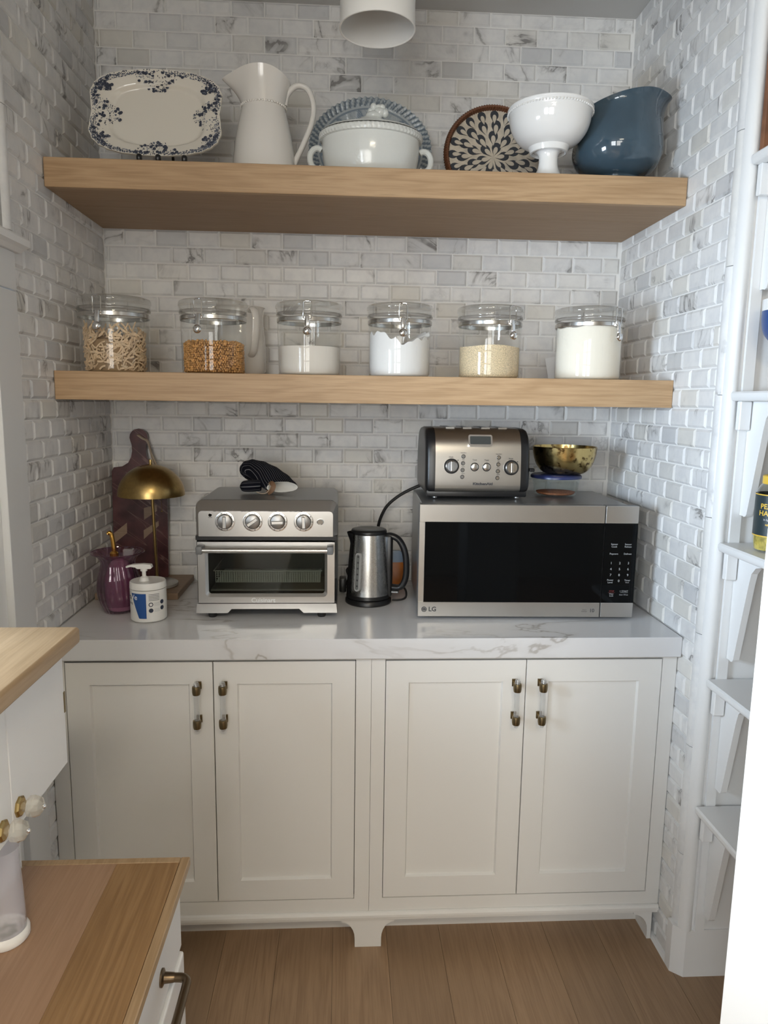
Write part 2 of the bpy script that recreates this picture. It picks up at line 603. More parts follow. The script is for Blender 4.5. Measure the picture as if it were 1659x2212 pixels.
# ------------------------------------------------------------------ room shell
def struct(name, g, mat, **kw):
    return tag(g.build(name, mat, **kw), kind='structure')


floor = struct('floor', G().box(-1.9, 3.0, -4.9, 0.02, -0.05, -0.004), 'gap_dark')
px = 0.435 - 0.157 * 10
k = 0
while px < 2.9:
    wdt = 0.157
    cuts = [0.0] + sorted([-0.78 - 0.37 * ((k * 5) % 7) / 3.0, -2.6 - 0.3 * (k % 3)]) + [-4.88] if k % 2 else [0.0, -1.95 - 0.25 * (k % 4), -4.88]
    cuts = sorted(cuts, reverse=True)
    for a, b in zip(cuts, cuts[1:]):
        xm, ym = px + wdt / 2, (a + b) / 2
        g = G().box(-wdt / 2 + 0.0004, wdt / 2 - 0.0004, (b - a) / 2 + 0.0006, (a - b) / 2 - 0.0006, -0.012, 0.0)
        g.build('plank', 'oak_floor', floor, loc=(xm, ym, 0))
    px += wdt
    k += 1

struct('ceiling', G().box(-1.9, 3.0, -4.9, 0.02, CEIL, CEIL + 0.04), 'ceiling_paint')
wall_back = struct('wall_back', G().box(-0.02, W + 0.02, 0.0052, 0.05, 0, CEIL), 'grout')
wall_left = struct('wall_left', G().box(-0.06, -0.0052, -0.668, 0.05, 0, CEIL), 'grout')
wall_right = struct('wall_right', G().box(W + 0.0052, W + 0.06, -0.70, 0.05, 0, CEIL), 'grout')
# rest of the room, seen only in reflections and as bounce light
struct('wall_left_room', G().box(-0.06, -0.004, -2.6, -1.79, 0, CEIL).box(-0.06, -0.004, -2.2, -0.668, 1.884, CEIL).box(-0.06, -0.004, -2.2, -1.30, 0, 1.2), 'room_paint')
struct('wall_return', G().box(-1.65, -0.06, -2.6, -2.54, 0, CEIL), 'room_paint')
struct('wall_room_left', G().box(-1.70, -1.65, -4.9, -2.54, 0, CEIL), 'room_paint')
struct('wall_room_right', G().box(2.75, 2.80, -4.9, -0.70, 0, CEIL), 'room_paint')
wr = G()
wy0, wy1 = -4.88, -4.80
for x0, x1, z0, z1 in ((-1.7, -1.5, 0, CEIL), (-1.5, 0.9, 0, 0.85), (-1.5, 0.9, 2.45, CEIL), (-0.4, -0.2, 0.85, 2.45), (0.9, 2.8, 0, CEIL)):
    wr.box(x0, x1, wy0, wy1, z0, z1)
struct('wall_rear', wr, 'room_paint')
for i, x0 in enumerate((-1.5, -0.2)):
    g = G()
    x1 = x0 + 1.1
    for z in (0.85, 1.36, 1.88, 2.40):
        g.box(x0, x1, -4.85, -4.81, z, z + 0.05)
    for x in (x0, x0 + 0.36, x0 + 0.70, x1 - 0.05):
        g.box(x, x + 0.04, -4.85, -4.81, 0.85, 2.45)
    struct('window_%d' % (i + 1), g, 'white_paint')

# ---- marble subway tiles with bevelled edges
PW, PH = 0.1015, 0.0514
GAP = 0.0029
TB = 0.0062     # bevel width
TD = 0.0054     # bevel depth
tile_cache = {}


def tile_geo(w, h):
    """tile in local X (along), Z (up), front towards -Y"""
    w2, h2 = w / 2, h / 2
    bw = min(TB, w2 * 0.45)
    bh = min(TB, h2 * 0.45)
    o = [(-w2, h2), (-w2, -h2), (w2, -h2), (w2, h2)]
    i = [(-w2 + bw, h2 - bh), (-w2 + bw, -h2 + bh), (w2 - bw, -h2 + bh), (w2 - bw, h2 - bh)]
    vs = [(x, 0.0075, z) for x, z in o] + [(x, TD - 0.001, z) for x, z in o] + [(x, 0.0, z) for x, z in i]
    fs = [(8, 9, 10, 11)]
    for k in range(4):
        j = (k + 1) % 4
        fs.append((4 + k, 4 + j, 8 + j, 8 + k))
        fs.append((k, j, 4 + j, 4 + k))
    return vs, fs


def tile_mesh(w, h):
    key = (round(w, 3), round(h, 3))
    if key not in tile_cache:
        vs, fs = tile_geo(*key)
        g = G().add(vs, fs)
        me = bpy.data.meshes.new('tile')
        me.from_pydata(g.v, [], g.f)
        me.materials.append(MATS['marble_tile'])
        tile_cache[key] = me
    return tile_cache[key]


def rows_for(zlo, zhi, base, pitch):
    n0 = math.floor((zlo - base) / pitch)
    out = []
    n = n0
    while base + n * pitch < zhi - 0.006:
        a, b = max(zlo, base + n * pitch), min(zhi, base + (n + 1) * pitch)
        if b - a > 0.008:
            out.append((n, a, b))
        n += 1
    return out


def tile_wall(parent, length, sections, to_world, rz, hidden):
    """sections: (zlo, zhi, base, pitch, phase_even, phase_odd)"""
    allt = []
    for zlo, zhi, base, pitch, pe, po in sections:
        for n, a, b in rows_for(zlo, zhi, base, pitch):
            ph = pe if n % 2 == 0 else po
            s = ph * PW - PW
            while s < length:
                l, r = max(0, s), min(length, s + PW)
                if r - l > 0.012:
                    allt.append((l, r, a, b))
                s += PW
    ranked = []
    for t in allt:
        l, r, a, b = t
        P = [project(to_world(u, z)) for u, z in ((l, a), (r, a), (r, b), (l, b))]
        ar = 0.5 * abs(sum(P[i][0] * P[(i + 1) % 4][1] - P[(i + 1) % 4][0] * P[i][1] for i in range(4)))
        cx, cy = sum(p[0] for p in P) / 4, sum(p[1] for p in P) / 4
        vis = 0 < cx < 1659 and 0 < cy < 2212 and not any(x0 < cx < x1 and y0 < cy < y1 for x0, y0, x1, y1 in hidden)
        ranked.append((0 if vis else 1, -ar, t))
    ranked.sort()
    far = G()
    seeds = []
    rr = random.Random(int(length * 1000) + len(parent.name))
    for q, (nv, _, (l, r, a, b)) in enumerate(ranked):
        w, h = r - l - GAP, b - a - GAP
        seed = (rr.random(), rr.random(), rr.random(), 1.0)
        c = to_world((l + r) / 2, (a + b) / 2)
        tilt = (rr.uniform(-0.006, 0.006), rr.uniform(-0.006, 0.006))
        if q < 300 and nv == 0:
            o = bpy.data.objects.new('tile', tile_mesh(w, h))
            COL.objects.link(o)
            o.parent = parent
            o.location = c
            o.rotation_euler = (tilt[0], 0, rz + tilt[1])
            o.color = seed
        else:
            vs, fs = tile_geo(w, h)
            mt = Matrix.Translation(c) @ Matrix.Rotation(rz, 4, 'Z')
            far.add([mt @ Vector(v) for v in vs], fs)
            seeds += [seed] * len(vs)
    if far.v:
        me = bpy.data.meshes.new('tiles_remaining')
        me.from_pydata(far.v, [], far.f)
        at = me.color_attributes.new('seed', 'FLOAT_COLOR', 'POINT')
        for i, sd in enumerate(seeds):
            at.data[i].color = sd
        o = link('tiles_remaining', me, 'marble_tile_far', parent)
        tag(o, kind='stuff')


HID_BACK = [(205, 345, 1490, 500), (110, 805, 1455, 880), (420, 1060, 728, 1340), (905, 1085, 1375, 1340), (920, 925, 1145, 1080),
            (755, 1145, 860, 1310), (195, 150, 484, 350), (515, 180, 640, 355), (690, 230, 920, 360), (970, 215, 1440, 380),
            (240, 1000, 355, 1240), (260, 1000, 395, 1070), (605, 760, 735, 812), (797, 745, 925, 812), (990, 745, 1120, 815), (1200, 700, 1335, 815), (150, 1235, 1470, 2212)]
ZU0, ZU1, DU = 2.087, 2.1595, 0.460
ZL0, ZL1, DL = 1.546, 1.622, 0.465
BASE = 1.4943
tile_wall(wall_back, W, [(ZC, ZL0 + 0.02, BASE, PH, 0.12, 0.62), (ZL0 + 0.02, ZU0 + 0.002, 2.089, 0.0518, 0.12, 0.62), (ZU0 + 0.002, CEIL, BASE, PH, 0.12, 0.62)],
          lambda u, z: (u, 0.0, z), 0.0, HID_BACK)
tile_wall(wall_right, 0.696, [(0.0, CEIL, BASE, PH, 0.49, 0.99)], lambda u, z: (W, -u, z), -PI / 2, [(1330, 385, 1485, 445), (905, 1085, 1375, 1340)])
tile_wall(wall_left, 0.665, [(0.0, CEIL, BASE, PH, 0.49, 0.99)], lambda u, z: (0.0, -u, z), PI / 2, [(95, 340, 230, 405), (0, 1345, 160, 1640), (200, 1180, 320, 1340)])

# rounded edge tiles down the front of the right wall
zz = 0.0
ee = [0.06, 0.35, 0.66, 0.97, 1.275, 1.58, 1.885, 2.19, 2.495, CEIL]
prev = 0.0
for i, e in enumerate(ee):
    g = G()
    pr = [(W + 0.004, -0.697), (W - 0.001, -0.698), (W - 0.003, -0.706), (W - 0.002, -0.718), (W + 0.004, -0.728), (W + 0.02, -0.733), (W + 0.02, -0.697)]
    g.prism(pr, prev + 0.0008, e - 0.0008, 'z')
    o = g.build('edge_tile', 'marble_tile', wall_right, smooth=True, auto=50)
    o.color = (random.random() * 0.6, random.uniform(0.5, 0.9), random.random() * 0.5, 1)
    prev = e
# rounded edge tiles of the left wall above the door head
prev = 1.93
for e in (2.2, 2.5, CEIL):
    pr = [(-0.004, -0.668), (0.003, -0.669), (0.007, -0.678), (0.006, -0.690), (0.0, -0.700), (-0.01, -0.704), (-0.01, -0.668)]
    o = G().prism(pr, prev + 0.0008, e - 0.0008, 'z').build('edge_tile', 'marble_tile', wall_left, smooth=True, auto=50)
    o.color = (0.1, 0.5, 0.1, 1)
    prev = e
# white caulked shoe line along the floor of the right wall
struct('trim_1', G().prism([(W - 0.012, 0.0), (W, 0.0), (W, 0.012), (W - 0.006, 0.010)], -0.70, -0.54, 'y'), 'white_paint')

# ---- left doorway: casing, frieze, head moulding, closed white door
struct('trim_2', G().rbox(-0.02, 0.004, -0.782, -0.668, 0.0, 1.795, 0.002), 'casing_paint')
struct('trim_3', G().rbox(-0.02, 0.005, -2.2, -0.668, 1.797, 1.884, 0.002), 'casing_paint')
struct('trim_4', G().prism([(-0.02, 1.884), (0.012, 1.884), (0.022, 1.892), (0.034, 1.897), (0.034, 1.912), (0.03, 1.917), (-0.02, 1.930)], -2.2, -0.652, 'y'), 'white_paint')
g = G()
for y0, y1, z0, z1 in ((-1.345, -1.30, 1.2, 1.797),
                       (-1.79, -1.345, 1.2, 1.24), (-1.79, -1.345, 1.75, 1.797), (-1.79, -1.75, 1.24, 1.75)):
    g.box(-0.060, -0.016, y0, y1, z0, z1)
struct('door_2', G().rbox(-0.06, -0.012, -1.2995, -0.782, 0.0, 1.797, 0.002, 1), 'white_paint')
w4 = struct('window_4', g, 'white_paint')
G().box(-0.040, -0.038, -1.75, -1.345, 1.24, 1.75).build('pane', 'canister_clear', w4)

# ---- right: wall facing the room, half-round corner moulding, plinth block
wfr = struct('wall_front_right', G().box(W + 0.018, 2.76, -0.748, -0.70, 0.0, CEIL), 'white_paint')
cm = [(W + 0.002 + 0.016 + 0.016 * math.cos(a), -0.744 - 0.020 * math.sin(a)) for a in [PI + PI * 0.0 + k * PI / 10 for k in range(11)]]
cm = [(W + 0.018 - 0.018 * math.cos(k * PI / 10), -0.732 - 0.024 * math.sin(k * PI / 10)) for k in range(11)]
tag(G().prism(cm, 0.14, CEIL, 'z').build('trim_5', 'white_paint', smooth=True, auto=50), kind='structure')
struct('trim_6', G().box(W + 0.036, W + 0.062, -0.757, -0.747, 0.14, CEIL), 'white_paint')
struct('baseboard_right', G().prism([(W - 0.012, -0.70), (W - 0.012, -0.728), (W + 0.016, -0.752), (2.76, -0.752), (2.76, -0.70)], 0.0, 0.142, 'z'), 'white_paint')

# ---- open white door close to the camera on the right
g = G()
a, b = Vector((1.2435, -1.70, 0)), Vector((1.62, -2.42, 0))
n = Vector((-(b - a).y, (b - a).x, 0)).normalized() * 0.04
if n.x < 0:
    n = -n
g.prism([(a.x, a.y), (b.x, b.y), (b.x + n.x, b.y + n.y), (a.x + n.x, a.y + n.y)], 0.01, 2.1, 'z')
struct('door_1', g, 'white_paint')


# ------------------------------------------------------------------ oak floating shelves
def floating_shelf(name, label, z0, z1, dep, boards):
    t = thing(name, label, 'shelf', (W / 2, 0, z0))
    h = z1 - z0
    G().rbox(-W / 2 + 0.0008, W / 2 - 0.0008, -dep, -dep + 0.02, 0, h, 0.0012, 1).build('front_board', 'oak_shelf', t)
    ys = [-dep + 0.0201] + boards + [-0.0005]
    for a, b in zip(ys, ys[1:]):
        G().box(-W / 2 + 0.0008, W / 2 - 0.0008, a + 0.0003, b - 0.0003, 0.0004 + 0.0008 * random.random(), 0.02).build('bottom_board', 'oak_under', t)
    G().box(-W / 2 + 0.0008, W / 2 - 0.0008, -dep + 0.0201, -0.0005, h - 0.02, h - 0.0004).build('top_board', 'oak_shelf', t)
    return t


floating_shelf('floating_shelf', 'thick oak floating shelf holding the white and blue crockery, upper of two', ZU0, ZU1, DU, [-0.27, -0.09])
floating_shelf('floating_shelf', 'thick oak floating shelf under the row of clear canisters, lower of two', ZL0, ZL1, DL, [-0.27, -0.09])

# ------------------------------------------------------------------ counter and base cabinets
tag(G().rbox(0.0006, W - 0.0006, -0.634, -0.0006, ZC - 0.0555, ZC, 0.0015, 1).build('countertop', 'quartz'),
    'white veined quartz countertop with a thick front edge over the base cabinets', 'countertop')
CY = -0.612


def door_panel(t, x0, x1, z0, z1, hx, mirror):
    cx = (x0 + x1) / 2
    rw, th = 0.062, 0.021
    g = G()
    yb, yf = CY + th, CY
    # frame: stiles and rails around a recessed flat panel with a small inner step
    ix0, ix1, iz0, iz1 = x0 + rw, x1 - rw, z0 + rw, z1 - rw
    s = 0.0035
    o = [(x0, z0), (x1, z0), (x1, z1), (x0, z1)]
    i1 = [(ix0, iz0), (ix1, iz0), (ix1, iz1), (ix0, iz1)]
    i2 = [(ix0 + s, iz0 + s), (ix1 - s, iz0 + s), (ix1 - s, iz1 - s), (ix0 + s, iz1 - s)]
    vs = [(x, yb, z) for x, z in o] + [(x, yf + 0.001, z) for x, z in o] + [(x + (0.001 if x == x0 else -0.001), yf, z + (0.001 if z == z0 else -0.001)) for x, z in o]
    vs += [(x, yf, z) for x, z in i1] + [(x, yf + 0.009, z) for x, z in i2]
    fs = [(0, 3, 2, 1)]
    for k in range(4):
        j = (k + 1) % 4
        for a in (0, 4, 8, 12):
            fs.append((a + k, a + j, a + 4 + j, a + 4 + k))
    g.add(vs, fs)
    d = g.build('door', 'cabinet_paint', t)
    G().box(ix0 + s, ix1 - s, yf + 0.009, yf + 0.012, iz0 + s, iz1 - s).build('panel', 'cabinet_paint', d)
    # acrylic bar handle on two antique brass ferrules
    hy = CY - 0.034
    G().lathe([(0.0001, 0.684), (0.0055, 0.684), (0.0075, 0.688), (0.0075, 0.816), (0.0055, 0.820), (0.0001, 0.820)], (hx, hy, 0), 12).build('handle_rod', 'acrylic', d, smooth=True)
    for hz in (0.797, 0.703):
        f = G().lathe([(0.0076, hz - 0.0125), (0.0098, hz - 0.0115), (0.0112, hz - 0.004), (0.0112, hz + 0.007), (0.0104, hz + 0.011), (0.0076, hz + 0.012)], (hx, hy, 0), 16)
        f.tube([(hx, hy + 0.009, hz + 0.002), (hx, CY - 0.004, hz + 0.002)], [0.0055, 0.0055], 10)
        f.box(hx - 0.0075, hx + 0.0075, CY - 0.005, CY, hz - 0.008, hz + 0.012)
        f.build('handle_ferrule', 'antique_brass', d, smooth=True)


def base_cabinet(label, x0, x1, d0, dm, d1, hxs):
    t = thing('base_cabinet', label, 'cabinet')
    zt, zb = ZC - 0.056, 0.119
    dz0, dz1 = 0.158, 0.8665
    g = G()
    for a, b, c, d in ((x0, d0, zb, zt), (d1, x1, zb, zt), (d0, d1, zb, dz0 - 0.0), (d0, d1, dz1, zt)):
        g.box(a, b, CY, CY + 0.02, c, d)
    g.build('face_frame', 'cabinet_paint', t)
    G().box(x0 + 0.002, x1 - 0.002, CY + 0.024, -0.03, zb, zt).build('carcass', 'gap_dark', t)
    door_panel(t, d0 + 0.0017, dm - 0.0012, dz0 + 0.0018, dz1 - 0.0042, hxs[0], 1)
    door_panel(t, dm + 0.0012, d1 - 0.0017, dz0 + 0.0018, dz1 - 0.0042, hxs[1], -1)
    return t


base_cabinet('white two-door base cabinet below the toaster oven', 0.001, 0.8508, 0.042, 0.4285, 0.8095, (0.3905, 0.4585))
base_cabinet('white two-door base cabinet below the microwave', 0.8516, W - 0.001, 0.8888, 1.2745, 1.6545, (1.243, 1.314))
t = thing('cabinet_plinth', 'white moulded plinth with shaped bracket feet under the base cabinets', 'plinth')
G().prism([(CY - 0.001, 0.1185), (CY - 0.006, 0.117), (CY - 0.009, 0.110), (CY - 0.009, 0.103), (CY - 0.004, 0.100), (CY - 0.003, 0.092), (-0.50, 0.092), (-0.50, 0.1185)], 0.001, W - 0.001, 'x').build('moulding', 'cabinet_paint', t)
G().box(0.001, W - 0.001, -0.525, -0.50, 0.0, 0.0915).build('toe_board', 'cabinet_paint', t)


def foot_poly(l_in, l_out, r_out, r_in, z1=0.0918):
    pts = []
    if l_out is not None:
        for k in range(7):
            a = R(90 * k / 6)
            pts.append((l_out + (l_in - l_out) * math.sin(a), 0.080 - 0.052 * (1 - math.cos(a))))
        pts[0:0] = [(l_out, z1)]
    else:
        pts.append((l_in, z1))
    pts.append((l_in, 0.0005))
    pts.append((r_in, 0.0005))
    if r_out is not None:
        for k in range(6, -1, -1):
            a = R(90 * k / 6)
            pts.append((r_out + (r_in - r_out) * math.sin(a), 0.080 - 0.052 * (1 - math.cos(a))))
        pts.append((r_out, z1))
    else:
        pts.append((r_in, z1))
    return pts


G().prism(foot_poly(0.812, 0.774, 0.925, 0.888), -0.607, -0.526, 'y').build('foot', 'cabinet_paint', t)
G().prism(foot_poly(1.6705, 1.627, None, W - 0.013), -0.607, -0.526, 'y').build('foot', 'cabinet_paint', t)
G().prism(foot_poly(0.002, None, 0.068, 0.03), -0.607, -0.526, 'y').build('foot', 'cabinet_paint', t)

# ------------------------------------------------------------------ pendant lamp
t = thing('ceiling_lamp', 'white cylinder ceiling lamp hanging above the upper shelf', 'lamp', (0.8475, -0.60, 2.424))
r = 0.0905
G().lathe([(r - 0.002, 0), (r, 0.0005), (r, 0.004), (r - 0.0015, 0.012), (r - 0.0015, 0.26), (r - 0.006, 0.268), (0.02, 0.27), (0.02, 0.262), (r - 0.008, 0.26), (r - 0.004, 0.25), (r - 0.004, 0.002)], seg=64, closed=True).build('shade', 'white_plastic', t, smooth=True)
G().lathe([(0.0001, 0.27), (0.012, 0.27), (0.012, 0.330), (0.06, 0.332), (0.062, 0.3475), (0.0001, 0.3475)], seg=32).build('canopy', 'white_plastic', t, smooth=True)
G().ball((0, 0, 0.20), 0.03, 14, 8).tube([(0, 0, 0.22), (0, 0, 0.262)], 0.014).build('bulb', 'white_plastic', t, smooth=True)

# ------------------------------------------------------------------ upper shelf crockery
US = ZU1


def plate_dir(lean):
    return Matrix.Rotation(lean, 4, 'X')


# --- blue transfer platter on a black stand
PLA, PLB = 0.182, 0.121


def platter_pt(s, t):
    """s 0..1 from centre to rim, t angle -> (x, z) in the platter plane"""
    c, sn = math.cos(t), math.sin(t)
    e = 2 / (2.0 + 1.7 * s)
    x = math.copysign(abs(c) ** e, c) * PLA
    z = math.copysign(abs(sn) ** e, sn) * PLB
    pin = 1 - 0.055 * s * math.exp(-(z / PLB / 0.28) ** 2) * abs(c)
    bul = 1 + 0.05 * s * (math.cos(x / PLA * PI * 0.8) - 0.3) * abs(sn)
    sc = 1 + 0.006 * s * s * math.cos(24 * t)
    return x * pin * s * sc, z * bul * s * sc


def platter_depth(s):
    # towards viewer is negative
    if s < 0.66:
        return 0.010
    if s < 0.76:
        u = (s - 0.66) / 0.10
        return 0.010 - 0.012 * (u * u * (3 - 2 * u))
    return -0.002 - 0.010 * (s - 0.76) / 0.24


t = thing('serving_platter', 'cream serving platter with blue floral border standing on the upper shelf', 'platter', (0.2535, -0.33, 2.2075))
rings = [0.0, 0.2, 0.4, 0.55, 0.64, 0.66, 0.68, 0.70, 0.72, 0.74, 0.76, 0.80, 0.86, 0.92, 0.97, 1.0]
SEG = 120
g = G()
vs, fs = [], []
for s in rings:
    for i in range(SEG):
        x, z = platter_pt(max(s, 0.001), 2 * PI * i / SEG)
        vs.append((x, platter_depth(s), z))
nb = len(rings)
for s in reversed(rings):
    for i in range(SEG):
        x, z = platter_pt(max(s, 0.001), 2 * PI * i / SEG)
        vs.append((x, platter_depth(s) + 0.006, z))
for k in range(2 * nb - 1):
    for i in range(SEG):
        j = (i + 1) % SEG
        fs.append((k * SEG + i, k * SEG + j, (k + 1) * SEG + j, (k + 1) * SEG + i))
g.add(vs, fs)
lean = Matrix.Translation((0, 0, 0.121)) @ Matrix.Rotation(R(-14), 4, 'X')
lean = Matrix.Rotation(R(-14), 4, 'X') @ Matrix.Translation((0, 0.0, 0.121))
g2 = G()
g2.xf = lean
g2.add(g.v, g.f)
g2.build('dish', 'platter_ceramic', t, smooth=True, auto=60)
rr = random.Random(3)


def decal(gg, s, t_, rad, asp=1.0, rot=0.0, n=7, off=-0.0007):
    x, z = platter_pt(min(s, 0.995), t_)
    y = platter_depth(s) + off
    pts = []
    for k in range(n):
        a = 2 * PI * k / n
        u, v = rad * math.cos(a), rad * asp * math.sin(a)
        pts.append((x + u * math.cos(rot) - v * math.sin(rot), y, z + u * math.sin(rot) + v * math.cos(rot)))
    gg.add(pts, [tuple(range(n))])


pd, pl = G(), G()
pd.xf = pl.xf = lean
for i in range(1300):
    a = 2 * PI * i / 1300 + rr.uniform(-0.004, 0.004)
    decal(pl if i % 3 else pd, rr.uniform(0.90, 0.985), a, rr.uniform(0.0012, 0.0024), 0.7, rr.uniform(0, 3))
for i in range(200):
    decal(pd, rr.uniform(0.935, 0.985), 2 * PI * i / 200, rr.uniform(0.0010, 0.0022), 0.8, rr.uniform(0, 3), off=-0.0012)
for ct, reach, n in ((R(90), 0.36, 70), (R(270), 0.36, 70), (R(2), 0.40, 60), (R(180), 0.40, 60), (R(35), 0.17, 34), (R(145), 0.17, 34), (R(215), 0.17, 34), (R(325), 0.17, 34)):
    wide = 0.13 if abs(math.sin(ct)) > 0.9 else 0.26
    for q in range(n * 3):
        d = rr.random() ** 1.5
        s = 0.95 - reach * d
        a = ct + rr.gauss(0, 1) * wide * (1 - 0.75 * d) * (0.8 if reach > 0.2 else 0.55)
        big = rr.random() < 0.16
        decal(pd if big or rr.random() < 0.5 else pl, s, a, rr.uniform(0.0034, 0.0052) if big else rr.uniform(0.0013, 0.0028), 1.0 if big else 0.45, rr.uniform(0, 3), off=-0.0010 - 0.0003 * rr.random())
    for d in (0.55, 0.75, 0.95):
        decal(pd, 0.95 - reach * d, ct + rr.uniform(-0.03, 0.03), 0.0036 - d * 0.001, 0.9, 0.4, 8)
tag(pl.build('pale_blue_print', 'print_blue_light', t), 'pale blue transfer print', kind='stuff')
tag(pd.build('blue_print', 'print_blue', t), 'dark blue floral transfer print', kind='stuff')
ps = thing('plate_stand', 'black wire plate stand under the blue floral platter', 'plate stand', (0.2535, -0.31, US))
for xx in (-0.035, 0.015, 0.085):
    G().tube(spline([(xx, 0.12, 0.003), (xx, 0.0, 0.012), (xx, -0.045, 0.020), (xx, -0.056, 0.033), (xx, -0.054, 0.039)], 4), [0.006] * 8 + [0.0075] * 9, 10).build('arm', 'black_plastic', ps, smooth=True)
G().tube([(-0.06, 0.12, 0.004), (0.11, 0.12, 0.004)], 0.004).tube([(0.02, 0.12, 0.004), (0.02, 0.085, 0.16)], 0.004).build('brace', 'black_plastic', ps, smooth=True)

# --- white ceramic jug
t = thing('ceramic_jug', 'tall white ceramic jug with beaded collar beside the floral platter', 'jug', (0.545, -0.29, US))


def jug_fn(p, a, r_, z):
    x, y, zz = p
    if z > 0.195:
        u = min(1, (z - 0.195) / 0.08)
        k = max(0.0, -math.cos(a)) ** 6
        x -= 0.038 * k * u * u
        y *= 1 - 0.25 * k * u
        zz += 0.006 * u * (abs(math.sin(a)) ** 2) - 0.010 * u * k
        zz -= 0.016 * u * max(0, math.cos(a)) ** 2
    return (x, y, zz)


prof = smooth_prof([(0.086, 0.0), (0.0885, 0.004), (0.0885, 0.03), (0.085, 0.07), (0.077, 0.12), (0.067, 0.165), (0.0605, 0.192), (0.0605, 0.20), (0.0640, 0.222), (0.0690, 0.25), (0.0755, 0.277)], 3)
inner = [(r_ - 0.004, z) for r_, z in reversed(prof) if z > 0.01]
G().lathe([(0.0001, 0.0)] + prof + inner + [(0.0001, 0.012)], seg=56, fn=jug_fn).build('body', 'white_ceramic', t, smooth=True, auto=70)
g = G()
for k in range(46):
    a = 2 * PI * k / 46
    g.ball((0.0625 * math.cos(a), 0.0625 * math.sin(a), 0.196), 0.0034, 6, 4)
g.build('beading', 'white_ceramic', t, smooth=True)
hp = spline([(0.058, 0, 0.205), (0.066, 0, 0.235), (0.092, 0, 0.258), (0.122, 0, 0.250), (0.138, 0, 0.212), (0.134, 0, 0.165), (0.112, 0, 0.110), (0.090, 0, 0.065), (0.080, 0, 0.042)], 5)
G().tube(hp, [0.009 + 0.003 * abs(i / len(hp) - 0.5) for i in range(len(hp))], 12, flat=(1.0, 0.8, (0, 1, 0))).build('handle', 'white_ceramic', t, smooth=True)

# --- large blue-grey relief plate leaning on the tiles
t = thing('relief_plate', 'large blue-grey relief plate leaning on the tiles behind the white tureen', 'plate', (0.851, -0.098, US + 0.002))
NR, NA = 70, 288
vs, fs, cols = [], [], []
lean = Matrix.Rotation(R(-11), 4, 'X') @ Matrix.Translation((0, 0, 0.163))
for k in range(NR + 1):
    s = k / NR
    for i in range(NA):
        a = 2 * PI * i / NA
        y = -0.022 * max(0, (s - 0.62) / 0.38) ** 1.2
        edge = 0
        if s > 0.86:
            rib = 0.5 + 0.5 * math.cos(64 * a + s * 26)
            y -= 0.003 * rib
            edge = 0.004 * (rib - 0.5) * (s > 0.97)
            col = (0.13, 0.17, 0.215) if rib < 0.62 else (0.40, 0.44, 0.46)
        elif s > 0.83:
            col = (0.44, 0.48, 0.50)
        elif s > 0.805:
            col = (0.20, 0.25, 0.30)
        elif s > 0.56:
            u = (s - 0.56) / 0.245
            ph = (a * 26 / (2 * PI)) % 1.0
            leaf = abs(ph - 0.5) * 2
            inside = leaf < (0.85 - 0.8 * abs(u - 0.35)) * (1 if int(a * 26 / (2 * PI)) % 2 else 0.75)
            vein = abs((leaf * 3 + u * 4) % 1 - 0.5) < 0.14
            if int(a * 26 / (2 * PI)) % 2:
                col = (0.17, 0.225, 0.29) if inside and not vein else (0.40, 0.44, 0.47)
            else:
                col = (0.30, 0.35, 0.39) if vein else (0.44, 0.48, 0.50)
            y -= 0.0015 * inside
        elif s > 0.535:
            col = (0.22, 0.27, 0.32)
        else:
            u = s / 0.535
            ph = (a * 12 / (2 * PI)) % 1.0
            sp = (ph - 0.5) ** 2 * 9 + (u - 0.72) ** 2 * 14
            col = (0.25, 0.30, 0.34) if 0.08 < sp < 0.38 else (0.48, 0.515, 0.52)
        vs.append(lean @ Vector(((0.190 + edge) * s * math.cos(a), y, (0.163 + edge) * s * math.sin(a))))
        cols.append(col)
for k in range(NR):
    for i in range(NA):
        j = (i + 1) % NA
        fs.append((k * NA + i, k * NA + j, (k + 1) * NA + j, (k + 1) * NA + i))
g = G().add(vs, fs)
me = bpy.data.meshes.new('dish')
me.from_pydata(g.v, [], g.f)
at = me.color_attributes.new('col', 'FLOAT_COLOR', 'POINT')
for i, c in enumerate(cols):
    at.data[i].color = (*c, 1)
for p in me.polygons:
    p.use_smooth = True
link('dish', me, 'relief_glaze', t)
back = G()
back.xf = lean
back.lathe([(0.0001, 0.006), (0.6, 0.006), (0.62, 0.012), (0.66, 0.012), (0.68, 0.006), (1.0, -0.018)], seg=72, axis='y', sx=0.190, sy=0.163).build('underside', 'pale_ceramic', t, smooth=True)

# --- white lidded tureen
t = thing('soup_tureen', 'white lidded soup tureen with two ring handles on the upper shelf', 'tureen', (0.845, -0.30, US))
prof = smooth_prof([(0.09, 0.0), (0.105, 0.004), (0.122, 0.02), (0.132, 0.05), (0.1365, 0.085), (0.137, 0.112)], 4)
G().lathe([(0.0001, 0)] + prof + [(0.133, 0.112), (0.128, 0.06), (0.0001, 0.012)], seg=64, sy=0.80).build('body', 'pale_ceramic', t, smooth=True, auto=60)


def rope(p, a, r_, z):
    k = 1 + 0.012 * math.cos(70 * a + z * 260)
    return (p[0] * k, p[1] * k, p[2])


